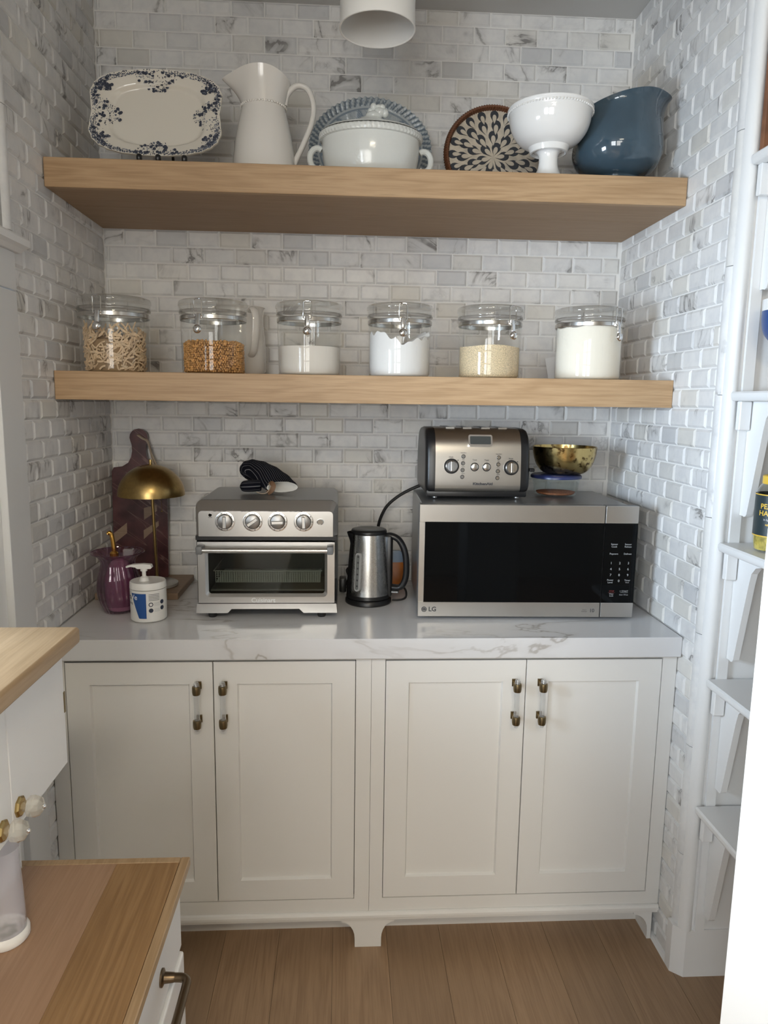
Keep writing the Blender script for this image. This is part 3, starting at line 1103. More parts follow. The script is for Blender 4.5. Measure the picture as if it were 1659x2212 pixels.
G().lathe([(0.135, 0.112), (0.143, 0.114), (0.1455, 0.120), (0.1445, 0.128), (0.138, 0.132), (0.134, 0.131)], seg=280, sy=0.80, fn=rope).build('rim', 'pale_ceramic', t, smooth=True)
lid = G().lathe(smooth_prof([(0.140, 0.133), (0.132, 0.139), (0.105, 0.147), (0.07, 0.156), (0.045, 0.168), (0.028, 0.176), (0.0001, 0.177)], 4), seg=64, sy=0.80).build('lid', 'pale_ceramic', t, smooth=True)
g = G()
for cx, cz, rr_, sc in ((-0.004, 0.183, 0.016, (1.5, 1, 0.8)), (0.012, 0.192, 0.014, (1.2, 1, 1)), (-0.006, 0.206, 0.009, (1, 1, 1.2)), (0.018, 0.205, 0.010, (1, 1, 0.9)), (0.026, 0.190, 0.011, (1, 1, 1.1)), (-0.014, 0.196, 0.007, (1.2, 1, 1)), (0.008, 0.207, 0.008, (1.3, 1, 0.7))):
    g.ball((cx + 0.012, -0.004, cz), rr_, 12, 8, sc)
g.build('finial', 'pale_ceramic', lid, smooth=True)
for s in (-1, 1):
    pth = [(s * (0.150 + 0.021 * math.sin(a)), 0, 0.066 + 0.026 * math.cos(a) * 1.05) for a in [R(-35 + 250 * k / 16) for k in range(17)]]
    G().tube(pth, 0.0085, 10).build('handle', 'pale_ceramic', t, smooth=True)

# --- round inlaid tray
t = thing('inlay_tray', 'round rattan-rimmed tray with dark and cream petal inlay leaning on tiles', 'tray', (1.236, -0.125, US + 0.001))
lean = Matrix.Rotation(R(-10), 4, 'X') @ Matrix.Translation((0, 0, 0.156))
g = G()
g.xf = lean
g.lathe([(0.0001, 0.0), (0.146, 0.0), (0.146, 0.012), (0.0001, 0.012)], seg=64, axis='y')
g.build('tray_base', 'inlay_cream', t)
g = G()
g.xf = lean


def wick(p, a, r_, z):
    k = 1 + 0.010 * math.cos(120 * a)
    return (p[0] * k, p[1] * k, p[2])


g.lathe([(0.143, 0.004), (0.1425, -0.008), (0.146, -0.016), (0.151, -0.017), (0.156, -0.010), (0.157, 0.004), (0.152, 0.014), (0.146, 0.013)], seg=360, axis='y', fn=wick, closed=True)
g.build('rim', 'rattan', t, smooth=True)


def teardrop(L, wd, y, n=16):
    pts = []
    for k in range(n):
        a = 2 * PI * k / n
        u = math.cos(a)
        pts.append((wd * math.sin(a) * (1 - 0.45 * (-u if u < 0 else 0)) * (0.75 + 0.25 * u), y, L * u))
    return pts


def petal_me(L, wd):
    p0, p1 = teardrop(L, wd, 0.0), teardrop(L * 0.94, wd * 0.92, -0.0012)
    n = len(p0)
    me = bpy.data.meshes.new('petal')
    me.from_pydata(p0 + p1, [], [tuple(range(n, 2 * n))] + [(i, (i + 1) % n, n + (i + 1) % n, n + i) for i in range(n)])
    return me


pet, pin_ = petal_me(1, 0.84), petal_me(0.72, 0.40)
pet.materials.append(MATS['inlay_dark'])
pin_.materials.append(MATS['inlay_cream'])
ocx, ocz = -0.004, -0.010
for rad, n, L, ph in ((0.030, 6, 0.0215, 0.3), (0.062, 10, 0.0225, 0.0), (0.094, 15, 0.0225, 0.2), (0.124, 20, 0.0200, 0.05)):
    for k in range(n):
        a = 2 * PI * (k + ph) / n
        x, z = ocx * (1 - rad / 0.14) + rad * math.sin(a), ocz * (1 - rad / 0.14) + rad * math.cos(a)
        if math.hypot(x, z) > 0.1395:
            continue
        mt = lean @ Matrix.Translation((x, -0.0003, z)) @ Matrix.Rotation(a, 4, 'Y')
        o = bpy.data.objects.new('petal', pet)
        COL.objects.link(o)
        o.parent = t
        o.matrix_local = mt @ Matrix.Diagonal((L, 1, L, 1))
        i_ = bpy.data.objects.new('petal_heart', pin_)
        COL.objects.link(i_)
        i_.parent = o
        i_.location = (0, -0.0013, -0.40)

# --- white footed compote bowl
t = thing('compote_bowl', 'white footed bowl with beaded rim in front of the inlaid tray', 'bowl', (1.327, -0.400, US))


def cz(prof):
    return [(r_ * 0.963, z * 0.775 if z < 0.098 else 0.076 + (z - 0.098) * 0.94) for r_, z in prof]


out = smooth_prof([(0.034, 0.098), (0.055, 0.103), (0.082, 0.118), (0.102, 0.143), (0.111, 0.168), (0.1135, 0.188), (0.116, 0.198), (0.1195, 0.204)], 4)
inn = [(r_ - 0.005, z + 0.002) for r_, z in reversed(out)]
G().lathe(cz(out + [(0.118, 0.2075)] + inn + [(0.0001, 0.105)]), seg=64).build('bowl', 'bright_ceramic', t, smooth=True, auto=60)
ped = smooth_prof([(0.047, 0.0), (0.048, 0.004), (0.040, 0.012), (0.031, 0.030), (0.0265, 0.055), (0.0275, 0.078), (0.034, 0.092), (0.046, 0.097)], 4)
G().lathe(cz([(0.0001, 0)] + ped + [(0.0001, 0.0975)]), seg=48).build('pedestal', 'bright_ceramic', t, smooth=True, auto=60)
G().lathe([(0.044, 0.074), (0.046, 0.067), (0.050, 0.068), (0.052, 0.074), (0.056, 0.083), (0.044, 0.082)], seg=48, closed=True).build('collar', 'bright_ceramic', t, smooth=True)
g = G()
for k in range(84):
    a = 2 * PI * k / 84
    g.ball((0.1130 * math.cos(a), 0.1130 * math.sin(a), 0.1665), 0.0029, 6, 4)
g.build('beading', 'bright_ceramic', t, smooth=True)

# --- blue glazed spouted bowl
t = thing('batter_bowl', 'slate-blue glazed bowl with a pouring spout at the right end of the upper shelf', 'bowl', (1.540, -0.335, US))


def bb_fn(p, a, r_, z):
    x, y, zz = p
    u = max(0.0, (z - 0.10) / 0.12)
    k = max(0.0, math.cos(a)) ** 5
    x += 0.030 * k * u * u + 0.006 * u
    y *= 1 - 0.18 * k * u
    zz += u * u * (0.020 * math.cos(a) + 0.006 * math.sin(a) ** 2)
    return (x, y, zz)


out = smooth_prof([(0.070, 0.0), (0.072, 0.006), (0.066, 0.016), (0.062, 0.024), (0.082, 0.032), (0.108, 0.052), (0.122, 0.082), (0.1235, 0.108), (0.117, 0.145), (0.108, 0.180), (0.105, 0.205), (0.111, 0.220)], 4)
inn = [(max(0.0001, r_ - 0.007), z + (0.001 if z > 0.21 else 0.0)) for r_, z in reversed(out) if z > 0.035]
G().lathe([(0.0001, 0.0)] + out + inn + [(0.0001, 0.04)], seg=72, fn=bb_fn).build('bowl', 'blue_glaze', t, smooth=True, auto=60)

# ------------------------------------------------------------------ lower shelf: canisters
LS = ZL1


def canister(x, y, dx, rs, label, zs=1.0):
    t = thing('canister', label, 'canister', (x, y, LS + 0.0005))
    b = 0.0905 * rs
    G().lathe([(0.0001, 0.0), (b - 0.006, 0.0), (b - 0.001, 0.003), (b, 0.009), (b + 0.0025, 0.160 * zs), (b + 0.0015, 0.165 * zs)], seg=64).build('jar', 'canister_clear', t, smooth=True, auto=50)
    q = b + 0.0028
    G().lathe([(q, 0.147 * zs), (q + 0.0012, 0.148 * zs), (q + 0.0012, 0.1575 * zs), (q, 0.1585 * zs)], seg=64).build('metal_band', 'steel_plain', t, smooth=True, auto=40)
    z0 = 0.165 * zs
    G().lathe([(b - 0.002, z0), (b + 0.005, z0 + 0.0005), (b + 0.0062, z0 + 0.004), (b + 0.0045, z0 + 0.0075), (b - 0.002, z0 + 0.008)], seg=64).build('seal', 'seal_clear', t, smooth=True, auto=60)
    l0 = z0 + 0.0082
    G().lathe([(b - 0.003, l0), (b + 0.0055, l0 + 0.0005), (b + 0.0062, l0 + 0.007), (b + 0.004, l0 + 0.010), (b + 0.0075, l0 + 0.0125), (b + 0.0085, l0 + 0.020), (b + 0.006, l0 + 0.026), (b - 0.002, l0 + 0.0295), (b - 0.012, l0 + 0.030), (0.0001, l0 + 0.0285)], seg=64).build('lid', 'canister_lid_clear', t, smooth=True, auto=60)
    a = -PI / 2 + math.asin(max(-1, min(1, dx / b)))
    rad = b + 0.008
    c = bpy.data.objects.new('clasp', None)
    # clasp: plate mesh with lever, then wire loop and ball as sub-parts
    mt = Matrix.Rotation(a + PI / 2, 4, 'Z') @ Matrix.Translation((0, -rad, 0))
    g = G()
    g.xf = mt
    g.rbox(-0.0055, 0.0055, -0.002, 0.006, 0.146 * zs, 0.160 * zs, 0.001, 1)
    g.tube([(0, -0.003, 0.158 * zs), (0, -0.007, 0.145 * zs), (0, -0.008, 0.128 * zs)], [0.0040, 0.0046, 0.0042], 8, flat=(1.5, 0.7, (1, 0, 0)))
    bpy.data.objects.remove(c)
    c = g.build('clasp', 'chrome', t, smooth=True)
    g = G()
    g.xf = mt
    w_ = 0.0112
    zt, zb = l0 + 0.024, 0.150 * zs
    pts = [(-w_ * 0.7, -0.004, zb), (-w_, -0.004, zb + 0.003), (-w_, -0.004, zt - 0.004), (-w_ * 0.6, -0.003, zt), (w_ * 0.6, -0.003, zt), (w_, -0.004, zt - 0.004), (w_, -0.004, zb + 0.003), (w_ * 0.7, -0.004, zb)]
    g.tube(pts, 0.0015, 7)
    g.build('wire_loop', 'chrome', c, smooth=True)
    g = G()
    g.xf = mt
    g.ball((0, -0.010, 0.1170 * zs), 0.0118, 16, 10, (1, 0.75, 1))
    g.build('lever_ball', 'chrome', c, smooth=True)
    return t


JX = [0.1255, 0.4020, 0.6730, 0.9330, 1.1960, 1.4895]
JY = [-0.335] * 6
canister(JX[0], JY[0], -0.012, 1.03, 'clear clasp canister of dried noodles, leftmost on the lower shelf', 1.02)
canister(JX[1], JY[1], -0.022, 0.985, 'clear clasp canister of popcorn kernels in front of the white pitcher')
canister(JX[2], JY[2], -0.001, 0.975, 'clear clasp canister about half full of off-white sugar')
canister(JX[3], JY[3], 0.001, 0.975, 'clear clasp canister of bright white flour with an uneven top')
canister(JX[4], JY[4], 0.040, 0.975, 'clear clasp canister about half full of rice')
canister(JX[5], JY[5], 0.045, 1.04, 'clear clasp canister nearly full of cream flour, rightmost on the lower shelf', 1.01)


def fill(x, y, r, h, mat, name, label, cat, seg=56, top=None):
    g = G()
    nr = 10
    prof = [(0.0001, 0.0), (r - 0.005, 0.0), (r - 0.0005, 0.006), (r, 0.02)]
    vs, fs = [], []
    for i in range(seg):
        a = 2 * PI * i / seg
        hh = h + (top(a, 1.0) if top else 0)
        ring = [(rr_, z) for rr_, z in prof] + [(r, 0.02 + (hh - 0.02) * k / 4) for k in range(1, 5)]
        for k in range(1, nr + 1):
            s = 1 - k / nr
            ring.append((max(0.0001, r * s), h + (top(a, s) if top else 0)))
        n = len(ring)
        vs += [(p[0] * math.cos(a), p[0] * math.sin(a), p[1]) for p in ring]
    for i in range(seg):
        j = (i + 1) % seg
        for k in range(n - 1):
            fs.append((i * n + k, j * n + k, j * n + k + 1, i * n + k + 1))
    g.add(vs, fs)
    o = g.build(name, mat, smooth=True, auto=60, loc=(x, y, LS + 0.0025))
    return tag(o, label, cat, kind='stuff')


def wavy(a, s):
    return 0.010 * math.sin(2 * a + 1.0) * s + 0.006 * math.sin(5 * a) * s + 0.003 * math.sin(11 * a + 2) * s + 0.004 * math.sin(17 * a) * s * s - 0.014 * (1 - s) + 0.010 * s * math.cos(a - 0.2) ** 2


fill(JX[2], JY[2], 0.0860, 0.078, 'sugar', 'sugar', 'off-white sugar filling the lower half of its canister', 'sugar')
fill(JX[3], JY[3], 0.0860, 0.104, 'flour_white', 'flour', 'bright white flour heaped unevenly in its canister', 'flour', 96, wavy)
fill(JX[4], JY[4], 0.0860, 0.088, 'rice', 'rice_grains', 'golden rice filling the lower half of its canister', 'rice', 56, lambda a, s: 0.002 * math.sin(3 * a) * s)
fill(JX[5], JY[5], 0.0915, 0.146, 'flour_cream', 'flour', 'cream flour filling its canister nearly to the band', 'flour', 96, lambda a, s: 0.003 * math.sin(3 * a) * s + 0.0015 * math.sin(9 * a))

# noodles: short bent ribbons packed against the wall of the jar
rr = random.Random(11)
g = G()
R0 = 0.0865
for q in range(640):
    inner_ = rr.random() < 0.25
    a = rr.uniform(0, 2 * PI)
    zc = 0.006 + 0.098 * rr.random() if q < 590 else rr.uniform(0.10, 0.124)
    rad = R0 * (rr.uniform(0.74, 0.88) if inner_ else rr.uniform(0.88, 0.965))
    L = rr.uniform(0.018, 0.038)
    th = rr.gauss(0.4, 0.8) if q < 590 else rr.choice((-1, 1)) * rr.uniform(0.6, 1.3)
    bend = rr.uniform(-1.3, 1.3)
    w_ = rr.uniform(0.0019, 0.0028)
    vs, fs = [], []
    n = 5
    for k in range(n):
        u = k / (n - 1) - 0.5
        ang = th + bend * u
        du, dz = L * u * math.cos(th + bend * u * 0.5), L * u * math.sin(th + bend * u * 0.5)
        z = min(max(zc + dz, 0.003), 0.150)
        aa = a + du / R0
        wob = rad + 0.0025 * math.sin(3 * u + a)
        wob = min(wob, R0 - 0.0015)
        px_, pz_ = -math.sin(ang) * w_, math.cos(ang) * w_
        for sgn in (-1, 1):
            for dr in (0.0, -0.0016):
                a2 = aa + sgn * px_ / R0
                vs.append(((wob + dr) * math.cos(a2), (wob + dr) * math.sin(a2), max(0.002, z + sgn * pz_)))
    for k in range(n - 1):
        o = 4 * k
        fs += [(o, o + 4, o + 6, o + 2), (o + 1, o + 3, o + 7, o + 5), (o, o + 1, o + 5, o + 4), (o + 2, o + 6, o + 7, o + 3)]
    fs += [(0, 2, 3, 1), (4 * n - 4, 4 * n - 3, 4 * n - 1, 4 * n - 2)]
    g.add(vs, fs)
nood = tag(g.build('noodles', 'noodle', loc=(JX[0], JY[0], LS + 0.003)), 'pale dried noodle pieces jumbled in the leftmost canister', 'noodles', kind='stuff')
tag(G().lathe([(0.0001, 0), (0.074, 0), (0.074, 0.085), (0.05, 0.098), (0.0001, 0.1)], seg=40).build('noodle_heap', 'noodle_core', nood, smooth=True), kind='stuff')  # added dark core, so the gaps between noodles read as shaded

# popcorn kernels
g = G()
ico = bmesh.new()
bmesh.ops.create_icosphere(ico, subdivisions=1, radius=1.0)
ico.verts.index_update()
IV = [v.co.copy() for v in ico.verts]
IF = [[v.index for v in f.verts] for f in ico.faces]
ico.free()


def kern(c):
    m = Matrix.Translation(c) @ Matrix.Rotation(rr.uniform(0, 6.3), 4, 'Z') @ Matrix.Rotation(rr.uniform(0, 3), 4, 'X') @ Matrix.Diagonal((0.0029, 0.0036, 0.0042, 1))
    g.add([m @ v for v in IV], IF)


for row in range(14):
    z = 0.005 + row * 0.0058
    for k in range(74):
        a = 2 * PI * (k + 0.5 * (row % 2)) / 74 + rr.uniform(-0.02, 0.02)
        rad = 0.0815 + rr.uniform(-0.0018, 0.0012)
        kern((rad * math.cos(a), rad * math.sin(a), z + rr.uniform(-0.0015, 0.0015)))
for k in range(330):
    rad, a = 0.079 * math.sqrt(rr.random()), rr.uniform(0, 2 * PI)
    kern((rad * math.cos(a), rad * math.sin(a), 0.085 + rr.uniform(-0.001, 0.002)))
pop = tag(g.build('popcorn_kernels', 'kernel', smooth=True, auto=80, loc=(JX[1], JY[1], LS + 0.003)), 'golden popcorn kernels in the second canister from the left', 'popcorn', kind='stuff')
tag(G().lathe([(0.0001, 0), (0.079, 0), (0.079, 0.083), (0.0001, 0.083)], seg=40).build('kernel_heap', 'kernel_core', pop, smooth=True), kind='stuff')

# white pitcher behind the popcorn
t = thing('ceramic_pitcher', 'white ceramic pitcher standing behind the popcorn canister', 'pitcher', (0.446, -0.115, LS), R(-58))
prof = smooth_prof([(0.062, 0.0), (0.075, 0.01), (0.080, 0.05), (0.077, 0.12), (0.072, 0.17), (0.074, 0.205), (0.078, 0.214)], 4)
G().lathe([(0.0001, 0)] + prof + [(r_ - 0.004, z) for r_, z in reversed(prof) if z > 0.02] + [(0.0001, 0.02)], seg=48).build('body', 'white_ceramic', t, smooth=True, auto=60)
G().tube(spline([(0.070, 0, 0.198), (0.098, 0, 0.202), (0.112, 0, 0.175), (0.108, 0, 0.12), (0.092, 0, 0.075), (0.074, 0, 0.062)], 5), 0.009, 12, flat=(1.3, 0.7, (0, 1, 0))).build('handle', 'white_ceramic', t, smooth=True)
g = G()
g.xf = Matrix.Translation((1.468, -0.055, LS + 0.0008)) @ Matrix.Rotation(R(-12), 4, 'Y')
g.box(-0.011, 0.055, 0.0, 0.0012, 0.0035, 0.082)
tag(g.build('paper_card', 'print_white'), 'small white card standing behind the rightmost canister', 'card')

# ------------------------------------------------------------------ counter: toaster oven
OX0, OX1, OF, OB = 0.356, 0.757, -0.455, -0.125
t = thing('toaster_oven', 'stainless toaster oven with four dials on the counter', 'oven', ((OX0 + OX1) / 2, OF, ZC))
ow = (OX1 - OX0) / 2


def oz(z):
    return z - ZC


# shell: rounded-top outline swept front to back
op = [(-ow, oz(0.966)), (-ow, oz(1.240))] + [(-ow + 0.022 - 0.022 * math.cos(R(a)), oz(1.250) + 0.022 * math.sin(R(a))) for a in range(0, 91, 15)]
op = op + [(-x, z) for x, z in reversed(op)]
g = G().prism(op, 0.034, OB - OF, 'y')
g.f.pop(0)      # open at the front, behind the door
g.build('shell', 'grey_metal', t, smooth=True, auto=30)
# sloping hood frame round the control panel
ip = [(-ow + 0.013, oz(1.172)), (-ow + 0.013, oz(1.232))] + [(-ow + 0.023 - 0.010 * math.cos(R(a)), oz(1.234) + 0.010 * math.sin(R(a))) for a in range(0, 91, 30)]
ip = ip + [(-x, z) for x, z in reversed(ip)]
hb = [(-ow, oz(1.172)), (-ow, oz(1.248))] + [(-ow + 0.020 - 0.020 * math.cos(R(a)), oz(1.251) + 0.020 * math.sin(R(a))) for a in range(0, 91, 30)]
hb = hb + [(-x, z) for x, z in reversed(hb)]
n = len(hb)
g = G().add([(x, 0.035, z) for x, z in hb] + [(x, 0.0, z) for x, z in ip], [(i, i + 1, n + i + 1, n + i) for i in range(n - 1)] + [(0, n, 2 * n - 1, n - 1)])
g.build('hood', 'steel_satin', t, smooth=True, auto=25)
cp = G().prism(ip, -0.0006, 0.006, 'y').build('control_panel', 'steel_plain', t)
G().box(-ow + 0.002, ow - 0.002, 0.008, 0.04, oz(1.160), oz(1.172)).build('vent_gap', 'black_plastic', t)
for kx, ang in ((0.4425, 0), (0.5195, -55), (0.5890, 92), (0.6616, 2)):
    x, z = kx - (OX0 + OX1) / 2, oz(1.2145)
    d = G().lathe([(0.0275, -0.0008), (0.0275, -0.0026), (0.0255, -0.003), (0.0215, -0.003), (0.0205, -0.0008)], (x, 0, z), 40, axis='y').build('dial', 'steel_plain', t, smooth=True, auto=30)
    G().lathe([(0.0205, -0.001), (0.0195, -0.0125), (0.0175, -0.0135), (0.0001, -0.0135)], (x, 0, z), 36, axis='y').build('knob', 'steel_dark', d, smooth=True, auto=40)
    g = G()
    g.xf = Matrix.Translation((x, 0, z)) @ Matrix.Rotation(R(-ang), 4, 'Y')
    g.rbox(-0.0048, 0.0048, -0.020, -0.012, -0.0165, 0.0165, 0.0015, 1)
    g.build('grip', 'steel_plain', d)
    g = G()
    for k in range(9):
        a = R(-60 + 300 * k / 8)
        g.xf = Matrix.Translation((x + 0.0240 * math.sin(a), -0.0032, z + 0.0240 * math.cos(a))) @ Matrix.Rotation(a, 4, 'Y')
        g.box(-0.0018, 0.0018, -0.0002, 0.0002, -0.0009, 0.0009)
    tag(g.build('dial_marks', 'print_dark', d), kind='stuff')
for bx, tx in ((0.4290, 'ON / TOAST TIMER'), (0.5020, 'TEMPERATURE  F'), (0.5760, 'FUNCTION'), (0.6400, 'ON / TOAST TIMER')):
    lettering(tx, 0.0042, 'print_dark', t, (bx - (OX0 + OX1) / 2, -0.0010, oz(1.2470) - 0.0035))
G().box(0.035, 0.060, -0.0009, -0.0005, oz(1.2432), oz(1.2436)).build('printed_line', 'print_dark', t)
x = 0.402 - (OX0 + OX1) / 2
d = G().lathe([(0.0045, -0.0006), (0.0045, -0.003), (0.0001, -0.0015)], (x, 0, oz(1.2325)), 16, axis='y').build('indicator', 'black_gloss', t, smooth=True)
lettering('POWER', 0.0032, 'print_dark', t, (x, -0.0010, oz(1.2255)))
x = 0.7085 - (OX0 + OX1) / 2
G().lathe([(0.0095, -0.0006), (0.0095, -0.003), (0.0075, -0.0045), (0.0001, -0.0045)], (x, 0, oz(1.2145)), 24, axis='y', sx=1.05, sy=0.85).build('push_button', 'chrome', t, smooth=True)
# door with bevelled window opening
dw, dz0_, dz1_ = ow - 0.008, oz(0.979), oz(1.156)
wo = rrect(0.344, 0.138, 0.012, 5, 0.0, oz(1.0655))
wi = rrect(0.328, 0.122, 0.008, 5, 0.0, oz(1.0660))
n = len(wo)
outr = []
for (x, z) in wo:
    cx, cz_ = 0.0, oz(1.0655)
    sx_, sz_ = (x - cx) / 0.172, (z - cz_) / 0.069
    m_ = max(abs(sx_), abs(sz_))
    ex, ez = sx_ / m_, sz_ / m_
    outr.append((ex * dw, (dz0_ + dz1_) / 2 + ez * (dz1_ - dz0_) / 2))
vs = [(x, 0.0, z) for x, z in outr] + [(x, -0.0004, z) for x, z in wo] + [(x, 0.009, z) for x, z in wi] + [(x, 0.02, z) for x, z in outr]
fs = []
for i in range(n):
    j = (i + 1) % n
    fs += [(i, j, n + j, n + i), (n + i, n + j, 2 * n + j, 2 * n + i), (i, 3 * n + i, 3 * n + j, j)]
dr = G().add(vs, fs).build('door', 'steel', t, smooth=True, auto=20)
G().prism(wi, 0.008, 0.010, 'y').build('window_pane', 'oven_glass', dr)
hz = oz(1.1385)
G().tube([(-0.182, -0.034, hz), (0.182, -0.034, hz)], 0.0075, 16).build('handle_bar', 'steel_plain', dr, smooth=True)
for s in (-1, 1):
    G().rbox(s * 0.1805 - 0.009, s * 0.1805 + 0.009, -0.0435, 0.001, hz - 0.0105, hz + 0.0125, 0.004, 2).build('handle_bracket', 'grey_plastic', dr, smooth=True)
lettering('Cuisinart', 0.0185, 'print_white', dr, (-0.010, -0.0008, oz(0.9868)), bold=0.0003)
# cavity behind the glass and the wire basket in it
g = G()
cw, c0, c1, cd = 0.172, oz(0.992), oz(1.148), 0.25
g.add([(-cw, 0.022, c0), (cw, 0.022, c0), (cw, 0.022, c1), (-cw, 0.022, c1), (-cw, cd, c0), (cw, cd, c0), (cw, cd, c1), (-cw, cd, c1)], [(4, 5, 6, 7), (0, 1, 5, 4), (2, 3, 7, 6), (1, 2, 6, 5), (0, 4, 7, 3)])
g.build('cavity', 'cavity_grey', t)
g = G()
bz0, bz1 = oz(1.030), oz(1.064)
for k in range(46):
    x = -0.150 + 0.300 * k / 45
    g.box(x - 0.0009, x + 0.0009, 0.040, 0.0412, bz0, bz1)
for k in range(6):
    z = bz0 + (bz1 - bz0) * k / 5
    g.box(-0.150, 0.150, 0.0395, 0.0408, z - 0.0006, z + 0.0006)
for k in range(30):
    y = 0.042 + 0.16 * k / 29
    g.box(-0.150, 0.150, y, y + 0.001, bz0, bz0 + 0.001)
g.tube([(-0.155, 0.038, bz1), (0.155, 0.038, bz1)], 0.0016, 6).tube([(-0.155, 0.038, bz1), (-0.155, 0.2, bz1)], 0.0016, 6).tube([(0.155, 0.038, bz1), (0.155, 0.2, bz1)], 0.0016, 6)
tag(g.build('wire_basket', 'wire_grey', t), kind='stuff')
G().rbox(-0.165, 0.165, 0.036, 0.2, oz(1.004), oz(1.010), 0.002, 1).build('crumb_tray', 'steel_satin', t)
bp = [(-ow + 0.003, oz(0.9765)), (-ow, oz(0.949)), (-0.112, oz(0.949)), (-0.100, oz(0.961)), (0.092, oz(0.961)), (0.104, oz(0.949)), (ow, oz(0.949)), (ow - 0.003, oz(0.9765))]
G().prism(bp, 0.001, 0.03, 'y').build('base_panel', 'steel', t)
G().box(-ow + 0.004, ow - 0.004, 0.03, OB - OF, oz(0.955), oz(0.968)).build('underside', 'black_plastic', t)
for fx in (0.398, 0.7115):
    for fy in (0.028, 0.29):
        x = fx - (OX0 + OX1) / 2
        G().lathe([(0.0001, 0.0), (0.0105, 0.0), (0.012, 0.003), (0.014, 0.022), (0.0001, 0.024)], (x, fy, 0), 18).build('foot', 'black_rubber', t, smooth=True)

# --- oven mitt lying on the oven
t = thing('oven_mitt', 'navy pinstriped oven mitt lying on top of the toaster oven', 'oven mitt', (0.535, -0.24, 1.2735))
secs = [((0.055, -0.070, 0.020), 0.047, 0.0185, 0.05), ((0.045, -0.050, 0.023), 0.053, 0.023, 0.0), ((0.022, -0.020, 0.036), 0.057, 0.036, -0.22), ((-0.010, 0.012, 0.047), 0.056, 0.044, -0.36), ((-0.040, 0.034, 0.055), 0.046, 0.042, -0.42), ((-0.058, 0.046, 0.058), 0.032, 0.032, -0.42), ((-0.070, 0.052, 0.058), 0.013, 0.013, -0.42)]
# refine the spine
sp = spline([s_[0] for s_ in secs], 5)
hw = [p.x for p in spline([(s_[1], s_[2], s_[3]) for s_ in secs], 5)]
hh = [p.y for p in spline([(s_[1], s_[2], s_[3]) for s_ in secs], 5)]
tw = [p.z for p in spline([(s_[1], s_[2], s_[3]) for s_ in secs], 5)]
NS = 40
vs, fs, st = [], [], []
for i, c in enumerate(sp):
    for k in range(NS):
        a = 2 * PI * k / NS
        x, z = hw[i] * math.cos(a), hh[i] * math.sin(a) * (0.75 if math.sin(a) < 0 else 1.0)
        ct, s_ = math.cos(tw[i]), math.sin(tw[i])
        p = Vector((c.x + x * ct - z * s_ * 0.4, c.y + 0.25 * x * s_, max(0.0015, c.z + z * ct - x * s_ * -0.5)))
        p.z += 0.0012 * math.sin(7 * a + i)
        vs.append(p)
        st.append(hw[i] * math.cos(a) * 5.2 + 0.5 if math.sin(a) > -0.2 else 0.5 + a * 0.1)
for i in range(len(sp) - 1):
    for k in range(NS):
        fs.append((i * NS + k, i * NS + (k + 1) % NS, (i + 1) * NS + (k + 1) % NS, (i + 1) * NS + k))
fs.append(tuple(range((len(sp) - 1) * NS, len(sp) * NS)))
# thumb
o = len(vs)
tp = spline([(-0.012, -0.030, 0.022), (-0.040, -0.040, 0.021), (-0.062, -0.042, 0.020), (-0.074, -0.040, 0.019)], 4)
tr = [0.017, 0.018, 0.018, 0.018, 0.018, 0.018, 0.0175, 0.017, 0.0165, 0.015, 0.013, 0.009, 0.004]
NT = 16
for i, c in enumerate(tp):
    for k in range(NT):
        a = 2 * PI * k / NT
        vs.append(Vector((c.x, c.y + tr[i] * 1.2 * math.cos(a), max(0.0015, c.z + tr[i] * math.sin(a)))))
        st.append(0.5 + 0.03 * math.cos(a) * 5)
for i in range(len(tp) - 1):
    for k in range(NT):
        fs.append((o + i * NT + k, o + i * NT + (k + 1) % NT, o + (i + 1) * NT + (k + 1) % NT, o + (i + 1) * NT + k))
me = G().add(vs, fs).mesh('mitt', True, 80)
at = me.attributes.new('strip', 'FLOAT', 'POINT')
for i, v in enumerate(st):
    at.data[i].value = v
mitt = link('mitt', me, 'pinstripe', t)
g = G()
vs, fs = [], []
for q, (sc, dy) in enumerate(((0.99, -0.0005), (0.86, 0.002), (0.80, 0.012), (0.6, 0.03), (0.01, 0.04))):
    for k in range(NS):
        a = 2 * PI * k / NS
        c = sp[0]
        vs.append((c.x + hw[0] * sc * math.cos(a) - dy * 0.3, c.y + dy + 0.25 * hw[0] * math.cos(a) * math.sin(tw[0]) * sc, max(0.003, c.z + 0.3 * dy + hh[0] * sc * math.sin(a) * (0.75 if math.sin(a) < 0 else 1.0) + 0.5 * hw[0] * math.cos(a) * math.sin(tw[0]) * sc)))
for q in range(4):
    for k in range(NS):
        fs.append((q * NS + k, q * NS + (k + 1) % NS, (q + 1) * NS + (k + 1) % NS, (q + 1) * NS + k))
g.add(vs, fs).build('lining', 'lining', t, smooth=True)
G().tube(spline([(0.012, -0.074, 0.004), (0.024, -0.080, 0.012), (0.030, -0.078, 0.026), (0.022, -0.070, 0.034), (0.012, -0.062, 0.028)], 5), 0.0075, 10, flat=(0.18, 1.0, (0, 1, 0))).build('leather_tab', 'leather', t, smooth=True)
G().tube(spline([(-0.022, -0.068, 0.006), (-0.004, -0.080, 0.003), (0.010, -0.082, 0.006), (0.020, -0.082, 0.020), (0.016, -0.076, 0.034)], 5), 0.0014, 8).build('hanging_loop', 'jute', t, smooth=True)

